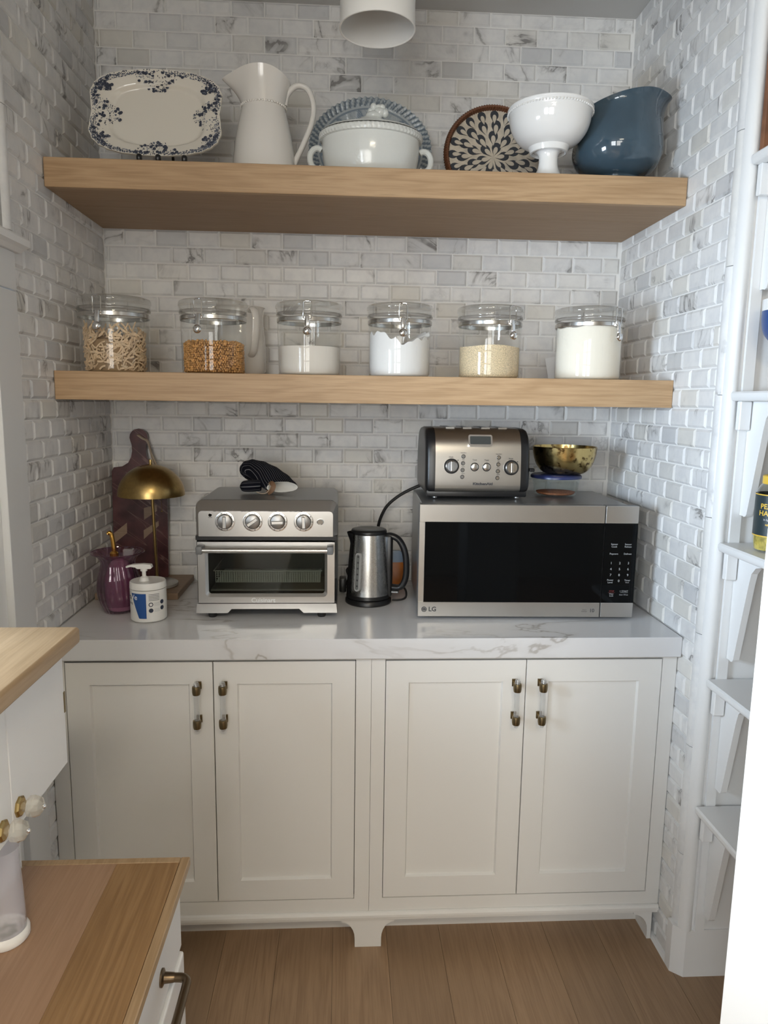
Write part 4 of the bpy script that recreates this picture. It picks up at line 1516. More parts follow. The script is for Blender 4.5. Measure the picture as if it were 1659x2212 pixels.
# ------------------------------------------------------------------ kettle
t = thing('electric_kettle', 'brushed steel electric kettle with black handle between oven and microwave', 'kettle', (0.853, -0.275, ZC))
G().lathe([(0.0001, 0), (0.069, 0), (0.072, 0.003), (0.072, 0.012), (0.068, 0.017), (0.0001, 0.018)], seg=48).build('power_base', 'black_plastic', t, smooth=True, auto=40)
body = smooth_prof([(0.0665, 0.020), (0.0675, 0.030), (0.0665, 0.06), (0.0625, 0.12), (0.058, 0.175), (0.0545, 0.214), (0.0535, 0.222)], 4)
G().lathe(body, seg=64).build('body', 'steel_vertical', t, smooth=True)
G().lathe([(0.068, 0.019), (0.0695, 0.021), (0.0685, 0.030), (0.0675, 0.031)], seg=64).build('base_ring', 'black_plastic', t, smooth=True)
# black shell wrapping the left/back of the body up to the spout


def shell_fn(p, a, r_, z):
    x, y, zz = p
    k = max(0.0, -math.cos(a)) ** 8
    if z > 0.19:
        x -= 0.014 * k * (z - 0.19) / 0.032
    return (x, y, zz)


gs = G()
prof = [(r_ + 0.0009, z) for r_, z in body]
n = len(prof)
NA = 40
vs, fs = [], []
for i in range(NA + 1):
    a = R(212 - 200 * i / NA)
    for r_, z in prof:
        p = shell_fn((r_ * math.cos(a), r_ * math.sin(a), z), a, r_, z)
        vs.append(p)
for i in range(NA):
    for k in range(n - 1):
        fs.append((i * n + k, (i + 1) * n + k, (i + 1) * n + k + 1, i * n + k + 1))
gs.add(vs, fs).build('spout_shell', 'black_plastic', t, smooth=True)
G().lathe([(0.0545, 0.219), (0.0555, 0.226), (0.053, 0.231), (0.047, 0.233), (0.03, 0.2345), (0.018, 0.233), (0.0001, 0.232)], seg=48).build('lid', 'black_plastic', t, smooth=True, auto=50)
# water gauge on the front-left
aw = R(238)
gm = Matrix.Rotation(aw + PI / 2, 4, 'Z')
g = G()
g.xf = gm @ Matrix.Translation((0, -0.0675, 0.108)) @ Matrix.Rotation(R(-4.2), 4, 'X')
g.prism(rrect(0.018, 0.118, 0.0088, 6), -0.0015, 0.006, 'y')
wg = g.build('water_gauge', 'print_grey', t)
g = G()
g.xf = gm @ Matrix.Translation((0, -0.0675, 0.108)) @ Matrix.Rotation(R(-4.2), 4, 'X')
g.prism(rrect(0.0115, 0.108, 0.0056, 6), -0.0022, 0.004, 'y')
g.build('gauge_window', 'gauge_grey', wg)
g = G()
g.xf = gm @ Matrix.Translation((0, -0.0675, 0.108)) @ Matrix.Rotation(R(-4.2), 4, 'X')
for k in range(6):
    g.box(-0.0015, 0.004, -0.0026, -0.0021, -0.045 + k * 0.018, -0.040 + k * 0.018)
tag(g.build('gauge_marks', 'print_dark', wg), kind='stuff')
hp = spline([(0.046, -0.010, 0.208), (0.066, -0.012, 0.213), (0.092, -0.016, 0.200), (0.110, -0.020, 0.165), (0.116, -0.022, 0.115), (0.112, -0.022, 0.075), (0.098, -0.018, 0.052), (0.074, -0.012, 0.050)], 5)
G().tube(hp, [0.0115] * len(hp), 14, flat=(1.1, 0.85, (0, 1, 0))).build('handle', 'black_plastic', t, smooth=True)
g = G()
g.xf = Matrix.Rotation(R(-14), 4, 'Z')
g.rbox(0.050, 0.074, -0.016, 0.016, 0.022, 0.215, 0.006, 2)
g.build('handle_root', 'black_plastic', t, smooth=True)
g = G()
g.xf = Matrix.Rotation(R(-14), 4, 'Z')
g.rbox(0.070, 0.096, -0.007, 0.007, 0.034, 0.041, 0.002, 1)
g.build('switch', 'grey_metal', t)
tag(G().tube(spline([(0.928, -0.268, ZC + 0.0035), (0.944, -0.270, ZC + 0.0035), (0.962, -0.262, ZC + 0.004), (0.974, -0.245, ZC + 0.008), (0.975, -0.222, ZC + 0.022), (0.962, -0.205, ZC + 0.032), (0.945, -0.185, ZC + 0.02), (0.932, -0.165, ZC + 0.006), (0.90, -0.150, ZC + 0.0035), (0.86, -0.130, ZC + 0.0035)], 6), 0.0032, 8).build('power_cord', 'black_rubber', smooth=True),
    'thin black cord looping on the counter at the right of the kettle', 'cord')

# orange snack pouch behind the kettle
t = thing('snack_pouch', 'orange pouch with a pale blue top behind the kettle', 'pouch', (0.945, -0.085, ZC))


def pouch(p, a, r_, z):
    return (p[0], p[1] * (0.55 - 0.4 * max(0, z / 0.12)), p[2])


G().lathe(smooth_prof([(0.0001, 0.0), (0.030, 0.001), (0.042, 0.02), (0.044, 0.05), (0.036, 0.085)], 4), seg=40, fn=pouch).build('pack', 'orange_pack', t, smooth=True)
G().lathe(smooth_prof([(0.036, 0.085), (0.030, 0.105), (0.024, 0.122), (0.0001, 0.124)], 4), seg=40, fn=pouch).build('pack_top', 'blue_pack', t, smooth=True)
# toaster cord and oven plug
tag(G().tube(spline([(1.060, -0.10, 1.294), (1.030, -0.098, 1.280), (0.993, -0.095, 1.263), (0.955, -0.09, 1.240), (0.921, -0.085, 1.209), (0.903, -0.075, 1.175), (0.893, -0.06, 1.138), (0.889, -0.045, 1.09), (0.889, -0.035, 1.04), (0.89, -0.028, 0.99), (0.89, -0.03, 0.945)], 6), 0.0052, 10).build('power_cord', 'black_rubber', smooth=True),
    'thick black cord arching from the toaster down behind the kettle', 'cord')
t = thing('oven_plug', 'black plug and cord at the right side of the toaster oven', 'plug', (0.774, -0.19, ZC))
G().rbox(-0.012, 0.010, -0.02, 0.02, 0.012, 0.058, 0.004, 2).build('plug_body', 'black_plastic', t, smooth=True)
G().tube(spline([(0.0, 0.01, 0.006), (0.010, 0.02, 0.03), (0.018, 0.03, 0.05), (0.012, 0.05, 0.07), (0.03, 0.09, 0.075), (0.045, 0.14, 0.07)], 5), 0.0034, 8).tube(spline([(0.004, 0, 0.02), (0.016, 0.01, 0.026), (0.02, 0.03, 0.036)], 4), 0.003, 8).build('lead', 'black_rubber', t, smooth=True)

# ------------------------------------------------------------------ microwave
mw_a, mw_b = Vector((0.988, -0.462, 0)), Vector((1.616, -0.478, 0))
MWW = (mw_b - mw_a).length
t = thing('microwave_oven', 'stainless microwave with a wide black glass door on the counter', 'microwave', (mw_a.x, mw_a.y, ZC), math.atan2(mw_b.y - mw_a.y, mw_b.x - mw_a.x))
z0, z1 = 0.009, 1.2675 - ZC
G().rbox(0.008, MWW - 0.010, 0.030, 0.385, z0 + 0.006, z1 - 0.004, 0.004, 2).build('case', 'grey_metal', t)
DX = 0.532


def mw_front(x0, x1, name):
    zb0, zb1 = 0.0525, 0.2855
    d = G().rbox(x0, x1, 0.0015, 0.032, z0, z1, 0.0025, 2).build(name, 'grey_plastic', t)
    G().rbox(x0 + 0.0004, x1 - 0.0004, -0.0008, 0.006, zb1, z1, 0.0012, 1).build('top_band', 'steel', d)
    G().rbox(x0 + 0.0004, x1 - 0.0004, -0.0008, 0.006, z0, zb0, 0.0012, 1).build('bottom_band', 'steel', d)
    return d, zb0, zb1


d, zb0, zb1 = mw_front(0.0, DX - 0.001, 'door')
G().rbox(0.0004, 0.017, -0.0008, 0.006, zb0, zb1, 0.0008, 1).build('side_band', 'steel', d)
G().box(0.017, DX - 0.001, -0.0003, 0.006, zb0, zb1).build('glass', 'black_gloss', d)
e = G().lathe([(0.0078, -0.0008), (0.0078, -0.0014), (0.0001, -0.0014)], (0.019, 0, 0.0305), 24, axis='y').build('emblem', 'print_dark', d)
g = G()
g.tube([(0.019 + 0.005 * math.cos(R(a)), -0.0016, 0.0305 + 0.005 * math.sin(R(a))) for a in range(20, 361, 20)], 0.0007, 6)
g.box(0.0182, 0.0188, -0.0019, -0.0014, 0.028, 0.033).box(0.0182, 0.0206, -0.0019, -0.0014, 0.0278, 0.0284)
tag(g.build('emblem_lines', 'steel', d), kind='stuff')
lettering('LG', 0.0185, 'print_dark', d, (0.0430, -0.0009, 0.0305), bold=0.0005)
lettering('10', 0.0150, 'print_dark', d, (DX - 0.024, -0.0009, 0.0285), bold=0.0002)
lettering('Smart\nInverter', 0.0050, 'print_dark', d, (DX - 0.046, -0.0009, 0.0285))
d, zb0, zb1 = mw_front(DX + 0.001, MWW, 'control_panel')
G().box(DX + 0.0012, MWW - 0.0006, -0.0003, 0.006, zb0, zb1).build('glass', 'black_gloss', d)
px0 = DX + 0.0005
for tx, ux, uz, sz in (('Sensor\nCook', 0.030, 0.2220, 0.0072), ('Sensor\nReheat', 0.070, 0.2220, 0.0072), ('Popcorn', 0.030, 0.1975, 0.0072), ('Defrost', 0.070, 0.1975, 0.0072),
                       ('1', 0.024, 0.1700, 0.0098), ('2', 0.049, 0.1700, 0.0098), ('3', 0.074, 0.1700, 0.0098), ('4', 0.024, 0.1525, 0.0098), ('5', 0.049, 0.1525, 0.0098), ('6', 0.074, 0.1525, 0.0098),
                       ('7', 0.024, 0.1350, 0.0098), ('8', 0.049, 0.1350, 0.0098), ('9', 0.074, 0.1350, 0.0098), ('Power\nLevel', 0.024, 0.1165, 0.0070), ('0', 0.049, 0.1175, 0.0098), ('Timer', 0.074, 0.1195, 0.0070), ('Clock', 0.074, 0.1130, 0.0045),
                       ('Clear\nLock', 0.030, 0.0760, 0.0058), ('+ START', 0.066, 0.0870, 0.0066), ('Enter / 30 sec', 0.066, 0.0765, 0.0046)):
    lettering(tx, sz, 'print_grey', d, (px0 + ux, -0.0006, uz))
lettering('STOP', 0.0062, 'print_red', d, (px0 + 0.030, -0.0006, 0.0870))
G().box(px0 + 0.020, px0 + 0.040, -0.0007, -0.0003, 0.0822, 0.0827).build('printed_line', 'print_red', d)
G().box(px0 + 0.055, px0 + 0.078, -0.0007, -0.0003, 0.0822, 0.0827).build('printed_line', 'print_grey', d)
for fx in (0.05, MWW - 0.06):
    for fy in (0.06, 0.34):
        G().lathe([(0.0001, 0), (0.012, 0), (0.013, 0.016), (0.0001, 0.016)], (fx, fy, 0), 16).build('foot', 'black_rubber', t, smooth=True)

# ------------------------------------------------------------------ four-slice toaster on the microwave
MT = 1.2680
t = thing('toaster', 'four-slice toaster with steel front and black ends on top of the microwave', 'toaster', (1.174, -0.345, MT))
hw_, ht, dp = 0.157, 0.208, 0.262


def toast_prof(inset=0.0):
    b0 = 0.012
    pts = [(0.030 + inset, b0 + inset)]
    for k in range(5):
        a = R(180 + 0 - 0)
    pts += [(0.008 + inset, b0 + 0.012), (0.002 + inset, b0 + 0.03), (0.004 + inset, 0.10), (0.010 + inset, 0.150), (0.022 + inset, 0.180), (0.042 + inset, 0.199 - inset), (0.075, ht - inset)]
    pts += [(dp - y, z) for y, z in reversed(pts)]
    return pts


tp_ = [(p.x, p.y) for p in spline([(a, b, 0) for a, b in toast_prof()], 3)]
# black end caps, rounded at the corners, and the steel wrap between
for s in (-1, 1):
    g = G()
    lay = [(hw_ - 0.030, 0.0), (hw_ - 0.012, 0.0), (hw_ - 0.004, 0.004), (hw_, 0.012), (hw_, 0.03)]
    n = len(tp_)
    vs, fs = [], []
    for x, ins in lay:
        for y, z in tp_:
            cy_, cz_ = dp / 2, 0.105
            vs.append((s * x, cy_ + (y - cy_) * (1 - ins / 0.13), cz_ + (z - cz_) * (1 - ins / 0.11)))
    for q in range(len(lay) - 1):
        for k in range(n):
            fs.append((q * n + k, q * n + (k + 1) % n, (q + 1) * n + (k + 1) % n, (q + 1) * n + k))
    fs += [tuple(range(n)), tuple(range((len(lay) - 1) * n, len(lay) * n))]
    g.add(vs, fs).build('end_cap', 'black_plastic', t, smooth=True, auto=50)
mid = [(p.x, p.y) for p in spline([(a, b, 0) for a, b in toast_prof(-0.0006)], 3)]
vs, fs = [], []
n = len(mid)
for x in (-0.1285, 0.1285):
    vs += [(x, y, z) for y, z in mid]
fs = [(k, k + 1, n + k + 1, n + k) for k in range(n - 1)]
G().add(vs, fs).build('steel_wrap', 'steel', t, smooth=True, auto=40)
G().box(-0.127, 0.127, 0.03, dp - 0.03, 0.010, 0.016).build('underside', 'black_plastic', t)
for sx_ in (-0.080, -0.028, 0.028, 0.080):
    G().rbox(sx_ - 0.012, sx_ + 0.012, 0.060, dp - 0.055, ht - 0.004, ht + 0.0022, 0.0015, 1).build('bread_slot', 'black_plastic', t)
    G().box(sx_ - 0.013, sx_ + 0.013, 0.056, 0.0605, ht - 0.004, ht + 0.003).build('slot_lip', 'steel_plain', t)
G().rbox(-0.152, 0.152, 0.014, 0.032, 0.004, 0.026, 0.004, 2).build('lower_trim', 'black_plastic', t, smooth=True)
for fx in (-0.125, 0.125):
    for fy in (0.03, 0.22):
        G().lathe([(0.0001, 0), (0.008, 0), (0.008, 0.014), (0.0001, 0.014)], (fx, fy, 0), 14).build('foot', 'grey_metal', t, smooth=True)
# controls on the sloping front
fsl = Matrix.Translation((0, 0.0035, 0.093)) @ Matrix.Rotation(R(-2.0), 4, 'X')


def on_front(x, z):
    return Matrix.Translation((x, 0, 0)) @ fsl @ Matrix.Translation((0, 0, z - 0.093))


def disc(name, x, z, prof, mat, par, seg=28):
    g_ = G()
    g_.xf = on_front(x, z)
    return g_.lathe(prof, (0, 0, 0), seg, axis='y').build(name, mat, par, smooth=True, auto=40)


for kx in (-0.081, 0.0985):
    kz = 0.0975 if kx < 0 else 0.0945
    d = disc('dial', kx, kz, [(0.0225, 0.0005), (0.0225, -0.006), (0.0205, -0.008), (0.0175, -0.008)], 'black_plastic', t)
    disc('knob', kx, kz, [(0.0180, -0.006), (0.0172, -0.015), (0.0150, -0.0175), (0.0001, -0.0175)], 'chrome', d)
    g = G()
    g.xf = on_front(kx, kz)
    g.rbox(-0.0022, 0.0022, -0.0205, -0.016, -0.0145, 0.0145, 0.001, 1)
    g.build('grip', 'steel_plain', d)
    disc('index_dot', kx + 0.0195, kz + 0.0175, [(0.0016, 0), (0.0016, -0.0014), (0.0001, -0.0014)], 'print_dark', t, 12)
for bx in (-0.0115, 0.0245):
    d = disc('lever_button', bx, 0.0955, [(0.0130, 0.0005), (0.0130, -0.003), (0.0110, -0.0036)], 'black_plastic', t)
    disc('button_cap', bx, 0.0955, [(0.0105, -0.002), (0.0105, -0.006), (0.009, -0.007), (0.0001, -0.007)], 'steel_plain', d)
for cx_, zt_ in ((-0.0455, 0.1265), (0.0605, 0.1240)):
    for q in range(4):
        x, z = cx_ - 0.0008 * q, zt_ - 0.0203 * q
        d = disc('function_button', x, z, [(0.0062, 0.0005), (0.0062, -0.002), (0.0048, -0.0026)], 'black_plastic', t, 20)
        disc('button_cap', x, z, [(0.0046, -0.0015), (0.0044, -0.0036), (0.0001, -0.0036)], 'chrome', d, 16)


def front_text(tx, x, z, sz, mat='print_dark', bold=0.0, sx=1.0):
    o = lettering(tx, sz, mat, t, (0, 0, 0), bold=bold)
    o.matrix_local = on_front(x, z) @ Matrix.Translation((0, -0.0020, 0)) @ Matrix.Rotation(R(90), 4, 'X') @ Matrix.Diagonal((sx, 1, 1, 1))


front_text('KitchenAid', 0.0145, 0.004 + 0.041, 0.0098, bold=0.0005, sx=1.35)
front_text('Shade', -0.082, 0.1245, 0.0055)
front_text('Shade', 0.0975, 0.1215, 0.0055)
front_text('Toast', -0.0115, 0.1165, 0.0058)
front_text('Toast', 0.0245, 0.1160, 0.0058)
for cx_, zt_ in ((-0.0455, 0.1370), (0.0605, 0.1345)):
    for q, tx in enumerate(('Keep Warm', 'Bagel', 'Frozen', 'Reheat')):
        front_text(tx, cx_, zt_ - 0.0203 * q, 0.0034)
g = G()
g.xf = Matrix.Translation((0.0045, 0.0105, 0.1735)) @ Matrix.Rotation(R(-17), 4, 'X')
g.prism(rrect(0.072, 0.034, 0.006, 4), -0.004, 0.006, 'y')
d = g.build('display_bezel', 'chrome', t)
g = G()
g.xf = Matrix.Translation((0.0045, 0.0105, 0.1735)) @ Matrix.Rotation(R(-17), 4, 'X')
g.prism(rrect(0.062, 0.024, 0.002, 3), -0.0048, 0.002, 'y')
g.build('display', 'display_grey', d)
G().rbox(0.157, 0.172, 0.005, 0.03, 0.082, 0.092, 0.002, 1).build('lever', 'black_plastic', t)

# ------------------------------------------------------------------ glass container and brass bowl on the microwave
t = thing('glass_container', 'round glass food container with navy lid on the microwave', 'container', (1.446, -0.225, MT + 0.0006))
G().lathe(smooth_prof([(0.0001, 0.0), (0.058, 0.0005), (0.066, 0.008), (0.071, 0.03), (0.0745, 0.054)], 4), seg=56).build('bowl', 'glass_bowl', t, smooth=True, auto=60)
G().lathe([(0.0745, 0.053), (0.079, 0.0535), (0.0795, 0.060), (0.076, 0.064), (0.0001, 0.0645)], seg=56).build('lid', 'blue_lid', t, smooth=True, auto=50)
tag(G().lathe([(0.0001, 0.002), (0.057, 0.003), (0.061, 0.009), (0.04, 0.011), (0.0001, 0.013)], (1.446, -0.225, MT + 0.001), 40).build('spice_rub', 'spice', smooth=True, auto=60),
    'reddish spice covering the bottom of the glass container', 'spice', kind='stuff')
t = thing('brass_bowl', 'small aged brass bowl standing on the navy container lid', 'bowl', (1.472, -0.215, MT + 0.0655))
out = smooth_prof([(0.0001, 0.0), (0.050, 0.0005), (0.072, 0.010), (0.088, 0.032), (0.0965, 0.06), (0.100, 0.086)], 4)
G().lathe(out + [(r_ - 0.002, z + 0.001) for r_, z in reversed(out)], seg=64).build('bowl', 'aged_gold', t, smooth=True, auto=60)

# ------------------------------------------------------------------ left corner of the counter
t = thing('chopping_block', 'low brown wooden chopping block in the left corner under the brass lamp', 'chopping board', (0.133, -0.130, ZC))
BZ = 0.0215
G().rbox(-0.127, 0.127, -0.125, 0.122, 0.0004, BZ, 0.0025, 2).build('slab', 'block_wood', t)
t = thing('serving_board', 'burgundy stone serving board with round handle leaning in the left corner', 'serving board', (0.094, -0.040, ZC + BZ + 0.0004))
lean = Matrix.Rotation(R(-3.0), 4, 'X')
hw_ = 0.0895
pts = [(-hw_ + 0.004, 0), (hw_ - 0.004, 0), (hw_, 0.004), (hw_ + 0.001, 0.355), (hw_ - 0.006, 0.370)]
neck = [(0.055, 0.374), (0.036, 0.386), (0.026, 0.405), (0.0225, 0.425), (0.0235, 0.445)]
head = [(0.030 * math.cos(R(a)), 0.470 + 0.029 * math.sin(R(a))) for a in range(-25, 91, 23)]
rs = neck + head
pts += rs + [(-x, z) for x, z in reversed(rs)] + [(-hw_ + 0.006, 0.370), (-hw_ - 0.001, 0.355), (-hw_, 0.004)]
g = G()
g.xf = lean
g.prism([(x - 0.0, z) for x, z in pts], -0.008, 0.008, 'y')
g.build('board', 'burgundy_stone', t)
for poly in ([(-0.088, 0.115), (-0.045, 0.150), (-0.045, 0.185), (-0.088, 0.150)], [(0.012, 0.195), (0.055, 0.225), (0.055, 0.245), (0.012, 0.235)], [(0.010, 0.130), (0.060, 0.175), (0.060, 0.192), (0.010, 0.160)]):
    g = G()
    g.xf = lean
    g.prism(poly, -0.0086, -0.0078, 'y')
    g.build('pale_vein', 'block_wood', t)
g = G()
g.xf = lean
g.tube(spline([(0.0, 0.012, 0.478), (0.0, -0.012, 0.478), (0.014, -0.016, 0.468), (0.030, -0.014, 0.458), (0.038, -0.010, 0.430), (0.044, -0.010, 0.400), (0.050, -0.012, 0.375)], 5), 0.0035, 8, flat=(1.5, 0.5, (1, 0, 0)))
g.tube(spline([(0.030, -0.014, 0.458), (0.042, -0.016, 0.420), (0.058, -0.014, 0.380)], 5), 0.0026, 8)
g.build('leather_cord', 'jute', t, smooth=True)

t = thing('table_lamp', 'brass mushroom table lamp with a slim stem on the chopping block', 'lamp', (0.168, -0.158, ZC + BZ + 0.0006))
LZ = 1.2485 - ZC - BZ
G().lathe([(0.0001, 0), (0.062, 0), (0.065, 0.002), (0.065, 0.010), (0.062, 0.012), (0.0001, 0.0125)], (0.006, 0, 0), 48).build('base', 'marble_base', t, smooth=True, auto=40)
G().tube([(0.006, 0, 0.012), (-0.003, 0, LZ + 0.085)], 0.0048, 14).build('stem', 'brass', t, smooth=True)
dome = [(0.1030 * math.cos(R(a)), LZ + 0.097 * math.sin(R(a))) for a in range(0, 88, 6)] + [(0.0001, LZ + 0.098)]
G().lathe(dome + [(max(0.0001, r_ - 0.0015), z - 0.0012) for r_, z in reversed(dome)], (-0.003, 0, 0), 64).build('shade', 'brass', t, smooth=True, auto=60)
G().lathe([(0.0001, LZ + 0.112), (0.0048, LZ + 0.112), (0.0052, LZ + 0.108), (0.0045, LZ + 0.097), (0.008, LZ + 0.096)], (-0.003, 0, 0), 16).build('finial', 'brass', t, smooth=True)
g = G()
for k in range(22):
    g.ball((0.030, -0.01, LZ + 0.012 - 0.0028 * k), 0.0011, 6, 4)
g.ball((0.030, -0.01, LZ + 0.012 - 0.0028 * 22.6), 0.0028, 8, 6)
tag(g.build('pull_chain', 'brass', t, smooth=True), kind='stuff')

VX, VY = 0.118, -0.372
t = thing('glass_vase', 'swirled purple glass vase on the counter left of the lotion tub', 'vase', (VX, VY, ZC + 0.0005))


def swirl(p, a, r_, z):
    k = 1 + 0.022 * math.sin(22 * a + z * 26)
    return (p[0] * k, p[1] * k, p[2])


out = smooth_prof([(0.0001, 0.0), (0.036, 0.001), (0.046, 0.012), (0.057, 0.04), (0.0605, 0.07), (0.058, 0.10), (0.050, 0.132), (0.0475, 0.148), (0.054, 0.163), (0.070, 0.176), (0.075, 0.178)], 5)
G().lathe(out + [(0.0735, 0.1775)] + [(r_ - 0.0035, z + 0.0005) for r_, z in reversed(out) if 0.02 < z < 0.177], seg=132, fn=swirl).build('glass', 'purple_glass', t, smooth=True, auto=70)
G().tube([(0.0742 * math.cos(R(a)), 0.0742 * math.sin(R(a)), 0.178) for a in range(0, 361, 10)], 0.0018, 8, caps=False).build('rim', 'purple_glass', t, smooth=True)
t = thing('soap_refill', 'pink soap refill bottle with a gold spout standing inside the purple vase', 'bottle', (VX + 0.004, VY, ZC + 0.006))
G().lathe(smooth_prof([(0.0001, 0.0), (0.028, 0.001), (0.0345, 0.006), (0.041, 0.035), (0.042, 0.07), (0.040, 0.10), (0.033, 0.125), (0.024, 0.142), (0.012, 0.150), (0.0001, 0.151)], 4), seg=40).build('bottle_body', 'pink_soap', t, smooth=True)
G().lathe([(0.0001, 0.150), (0.011, 0.150), (0.012, 0.152), (0.012, 0.164), (0.009, 0.168), (0.0065, 0.170), (0.0065, 0.178), (0.0001, 0.179)], (-0.012, -0.006, 0.006), 24).tube(spline([(-0.012, -0.006, 0.178), (-0.0135, -0.006, 0.200), (-0.017, -0.006, 0.222), (-0.022, -0.007, 0.230), (-0.028, -0.009, 0.226)], 5), [0.0062] * 10 + [0.0058] * 8 + [0.005] * 3, 14).build('gold_spout', 'gold_metal', t, smooth=True)
G().rbox(0.014, 0.042, -0.012, 0.012, 0.150, 0.182, 0.003, 1).build('clear_cap', 'acrylic', t)

# lotion tub with pump
TX, TY, TR = 0.222, -0.446, 0.0502
t = thing('lotion_tub', 'white lotion tub with pump and blue label at the front left of the counter', 'lotion tub', (TX, TY, ZC + 0.0004))
G().lathe([(0.0001, 0), (TR - 0.006, 0), (TR - 0.001, 0.004), (TR - 0.0004, 0.012), (TR - 0.0004, 0.092), (0.0001, 0.0925)], seg=64).build('tub', 'white_plastic', t, smooth=True, auto=40)
G().lathe([(TR - 0.0012, 0.0932), (TR + 0.0002, 0.0938), (TR - 0.0008, 0.110), (TR - 0.003, 0.1125), (TR - 0.006, 0.1115), (0.0001, 0.1112)], seg=64).build('lid', 'white_plastic', t, smooth=True, auto=40)
p = G()
p.lathe([(0.0001, 0.111), (0.014, 0.111), (0.0115, 0.121), (0.0075, 0.1235), (0.0055, 0.124), (0.0055, 0.138), (0.0095, 0.139), (0.0095, 0.147), (0.0001, 0.148)], (-0.010, 0, 0), 24)
p.prism([(0.010, 0.146), (0.014, 0.150), (0.011, 0.158), (-0.010, 0.160), (-0.040, 0.158), (-0.058, 0.153), (-0.057, 0.149), (-0.045, 0.152), (-0.032, 0.150), (-0.026, 0.146)], -0.008, 0.008, 'y')
p.build('pump', 'white_plastic', t, smooth=True, auto=35)


def wrap(pts2, r_):
    """pts2: (arc length from the front, height) -> on the tub's wall; front is -Y"""
    return [(r_ * math.sin(u / TR), -r_ * math.cos(u / TR), z) for u, z in pts2]


def wrap_grid(poly_fn, u0, u1, n, r_, mat, name, par):
    g_ = G()
    vs_, fs_ = [], []
    for i in range(n + 1):
        u = u0 + (u1 - u0) * i / n
        lo, hi = poly_fn(u)
        vs_ += wrap([(u, lo), (u, hi)], r_)
    for i in range(n):
        fs_.append((2 * i, 2 * i + 2, 2 * i + 3, 2 * i + 1))
    return g_.add(vs_, fs_).build(name, mat, par, smooth=True)


def trap(u):
    # right-angled trapezoid narrowing to the lower right
    f_ = (u + 0.0405) / 0.026
    lo = 0.085 - (0.085 - 0.014) * min(1.0, f_)
    return (lo, 0.085)


wrap_grid(trap, -0.0405, 0.0065, 24, TR + 0.0003, 'label_blue', 'blue_label', t)


def wrap_text(tx, u, z, size, mat, bold=0.0, r_=TR + 0.0006):
    me = text_mesh(tx, size, depth=0.0, bold=bold, align='LEFT')
    for v in me.vertices:
        q = wrap([(u + v.co.x, z + v.co.y)], r_)[0]
        v.co = q
    me.update()
    return link('lettering', me, mat, t)


wrap_text('Ve', -0.0405, 0.0735, 0.0205, 'print_white', 0.0002)
wrap_text('Cera', -0.0405 - 0.0410, 0.0735, 0.0205, 'label_navy', 0.0002)
wrap_text('Moisturizing', -0.0395 - 0.0430, 0.0560, 0.0095, 'label_navy', 0.0001)
wrap_text('Cream', -0.0395 - 0.0430, 0.0440, 0.0085, 'label_navy', 0.0001)
for q in range(5):
    wrap_grid(lambda u, q=q: (0.0815 - 0.0042 * q, 0.0827 - 0.0042 * q), 0.0135, 0.0435, 10, TR + 0.0005, 'print_dark', 'small_print', t)
for q, (u, z, m_) in enumerate(((0.0190, 0.0535, 'label_navy'), (0.0190, 0.0365, 'label_navy'), (0.0520, 0.0575, 'label_navy'), (0.0520, 0.0405, 'label_navy'))):
    rr_ = 0.0062
    g = G()
    g.add(wrap([(u + rr_ * math.cos(a), z + rr_ * math.sin(a)) for a in [2 * PI * k / 20 for k in range(20)]], TR + 0.0005), [tuple(range(20))])
    d = g.build('printed_badge', m_, t)
    if q == 0:
        g = G()
        g.add(wrap([(u + 0.004 * math.cos(a), z + 0.004 * math.sin(a)) for a in [2 * PI * k / 20 for k in range(20)]], TR + 0.0008), [tuple(range(20))])
        g.build('badge_centre', 'white_plastic', d)
for z0_ in (0.0535, 0.0365):
    for q in range(3):
        wrap_grid(lambda u, q=q, z0_=z0_: (z0_ + 0.0032 - 0.0034 * q, z0_ + 0.0039 - 0.0034 * q), 0.0275, 0.0435, 8, TR + 0.0005, 'print_grey', 'small_print', t)

# ------------------------------------------------------------------ left hutch (near the camera)
HY0, HY1 = -1.3005, -2.35
t = thing('drawer_cabinet', 'white drawer cabinet with a bronze bar pull at the lower left', 'cabinet')
G().box(0.002, 0.484, HY1, HY0 - 0.016, 0.08, 0.7495).box(0.002, 0.46, HY1, HY0 - 0.02, 0.0005, 0.08).build('carcass', 'white_paint', t)
dw_ = G().rbox(0.4845, 0.499, HY1 + 0.02, HY0 - 0.022, 0.33, 0.604, 0.005, 3).build('drawer_front', 'white_paint', t)
G().rbox(0.4845, 0.499, HY1 + 0.02, HY0 - 0.022, 0.10, 0.322, 0.005, 3).build('drawer_front', 'white_paint', t)
G().box(0.4842, 0.4935, HY1 + 0.01, HY0 - 0.018, 0.61, 0.7490).build('top_rail', 'white_paint', t)
pz, py = 0.664, -1.452
d = G().lathe([(0.0001, 0.0), (0.0135, 0.0), (0.0135, 0.003), (0.0085, 0.0055), (0.0075, 0.018), (0.0065, 0.022)], (0.4935, py, pz), 24, axis='x').build('pull', 'bronze', t, smooth=True, auto=50)
G().tube(spline([(0.514, py, pz), (0.527, py - 0.0015, pz), (0.534, py - 0.008, pz), (0.535, py - 0.018, pz)], 5) + [Vector((0.535, py - 0.03, pz)), Vector((0.535, py - 0.26, pz))], [0.0068] * 18, 14).build('pull_bar', 'bronze', d, smooth=True)

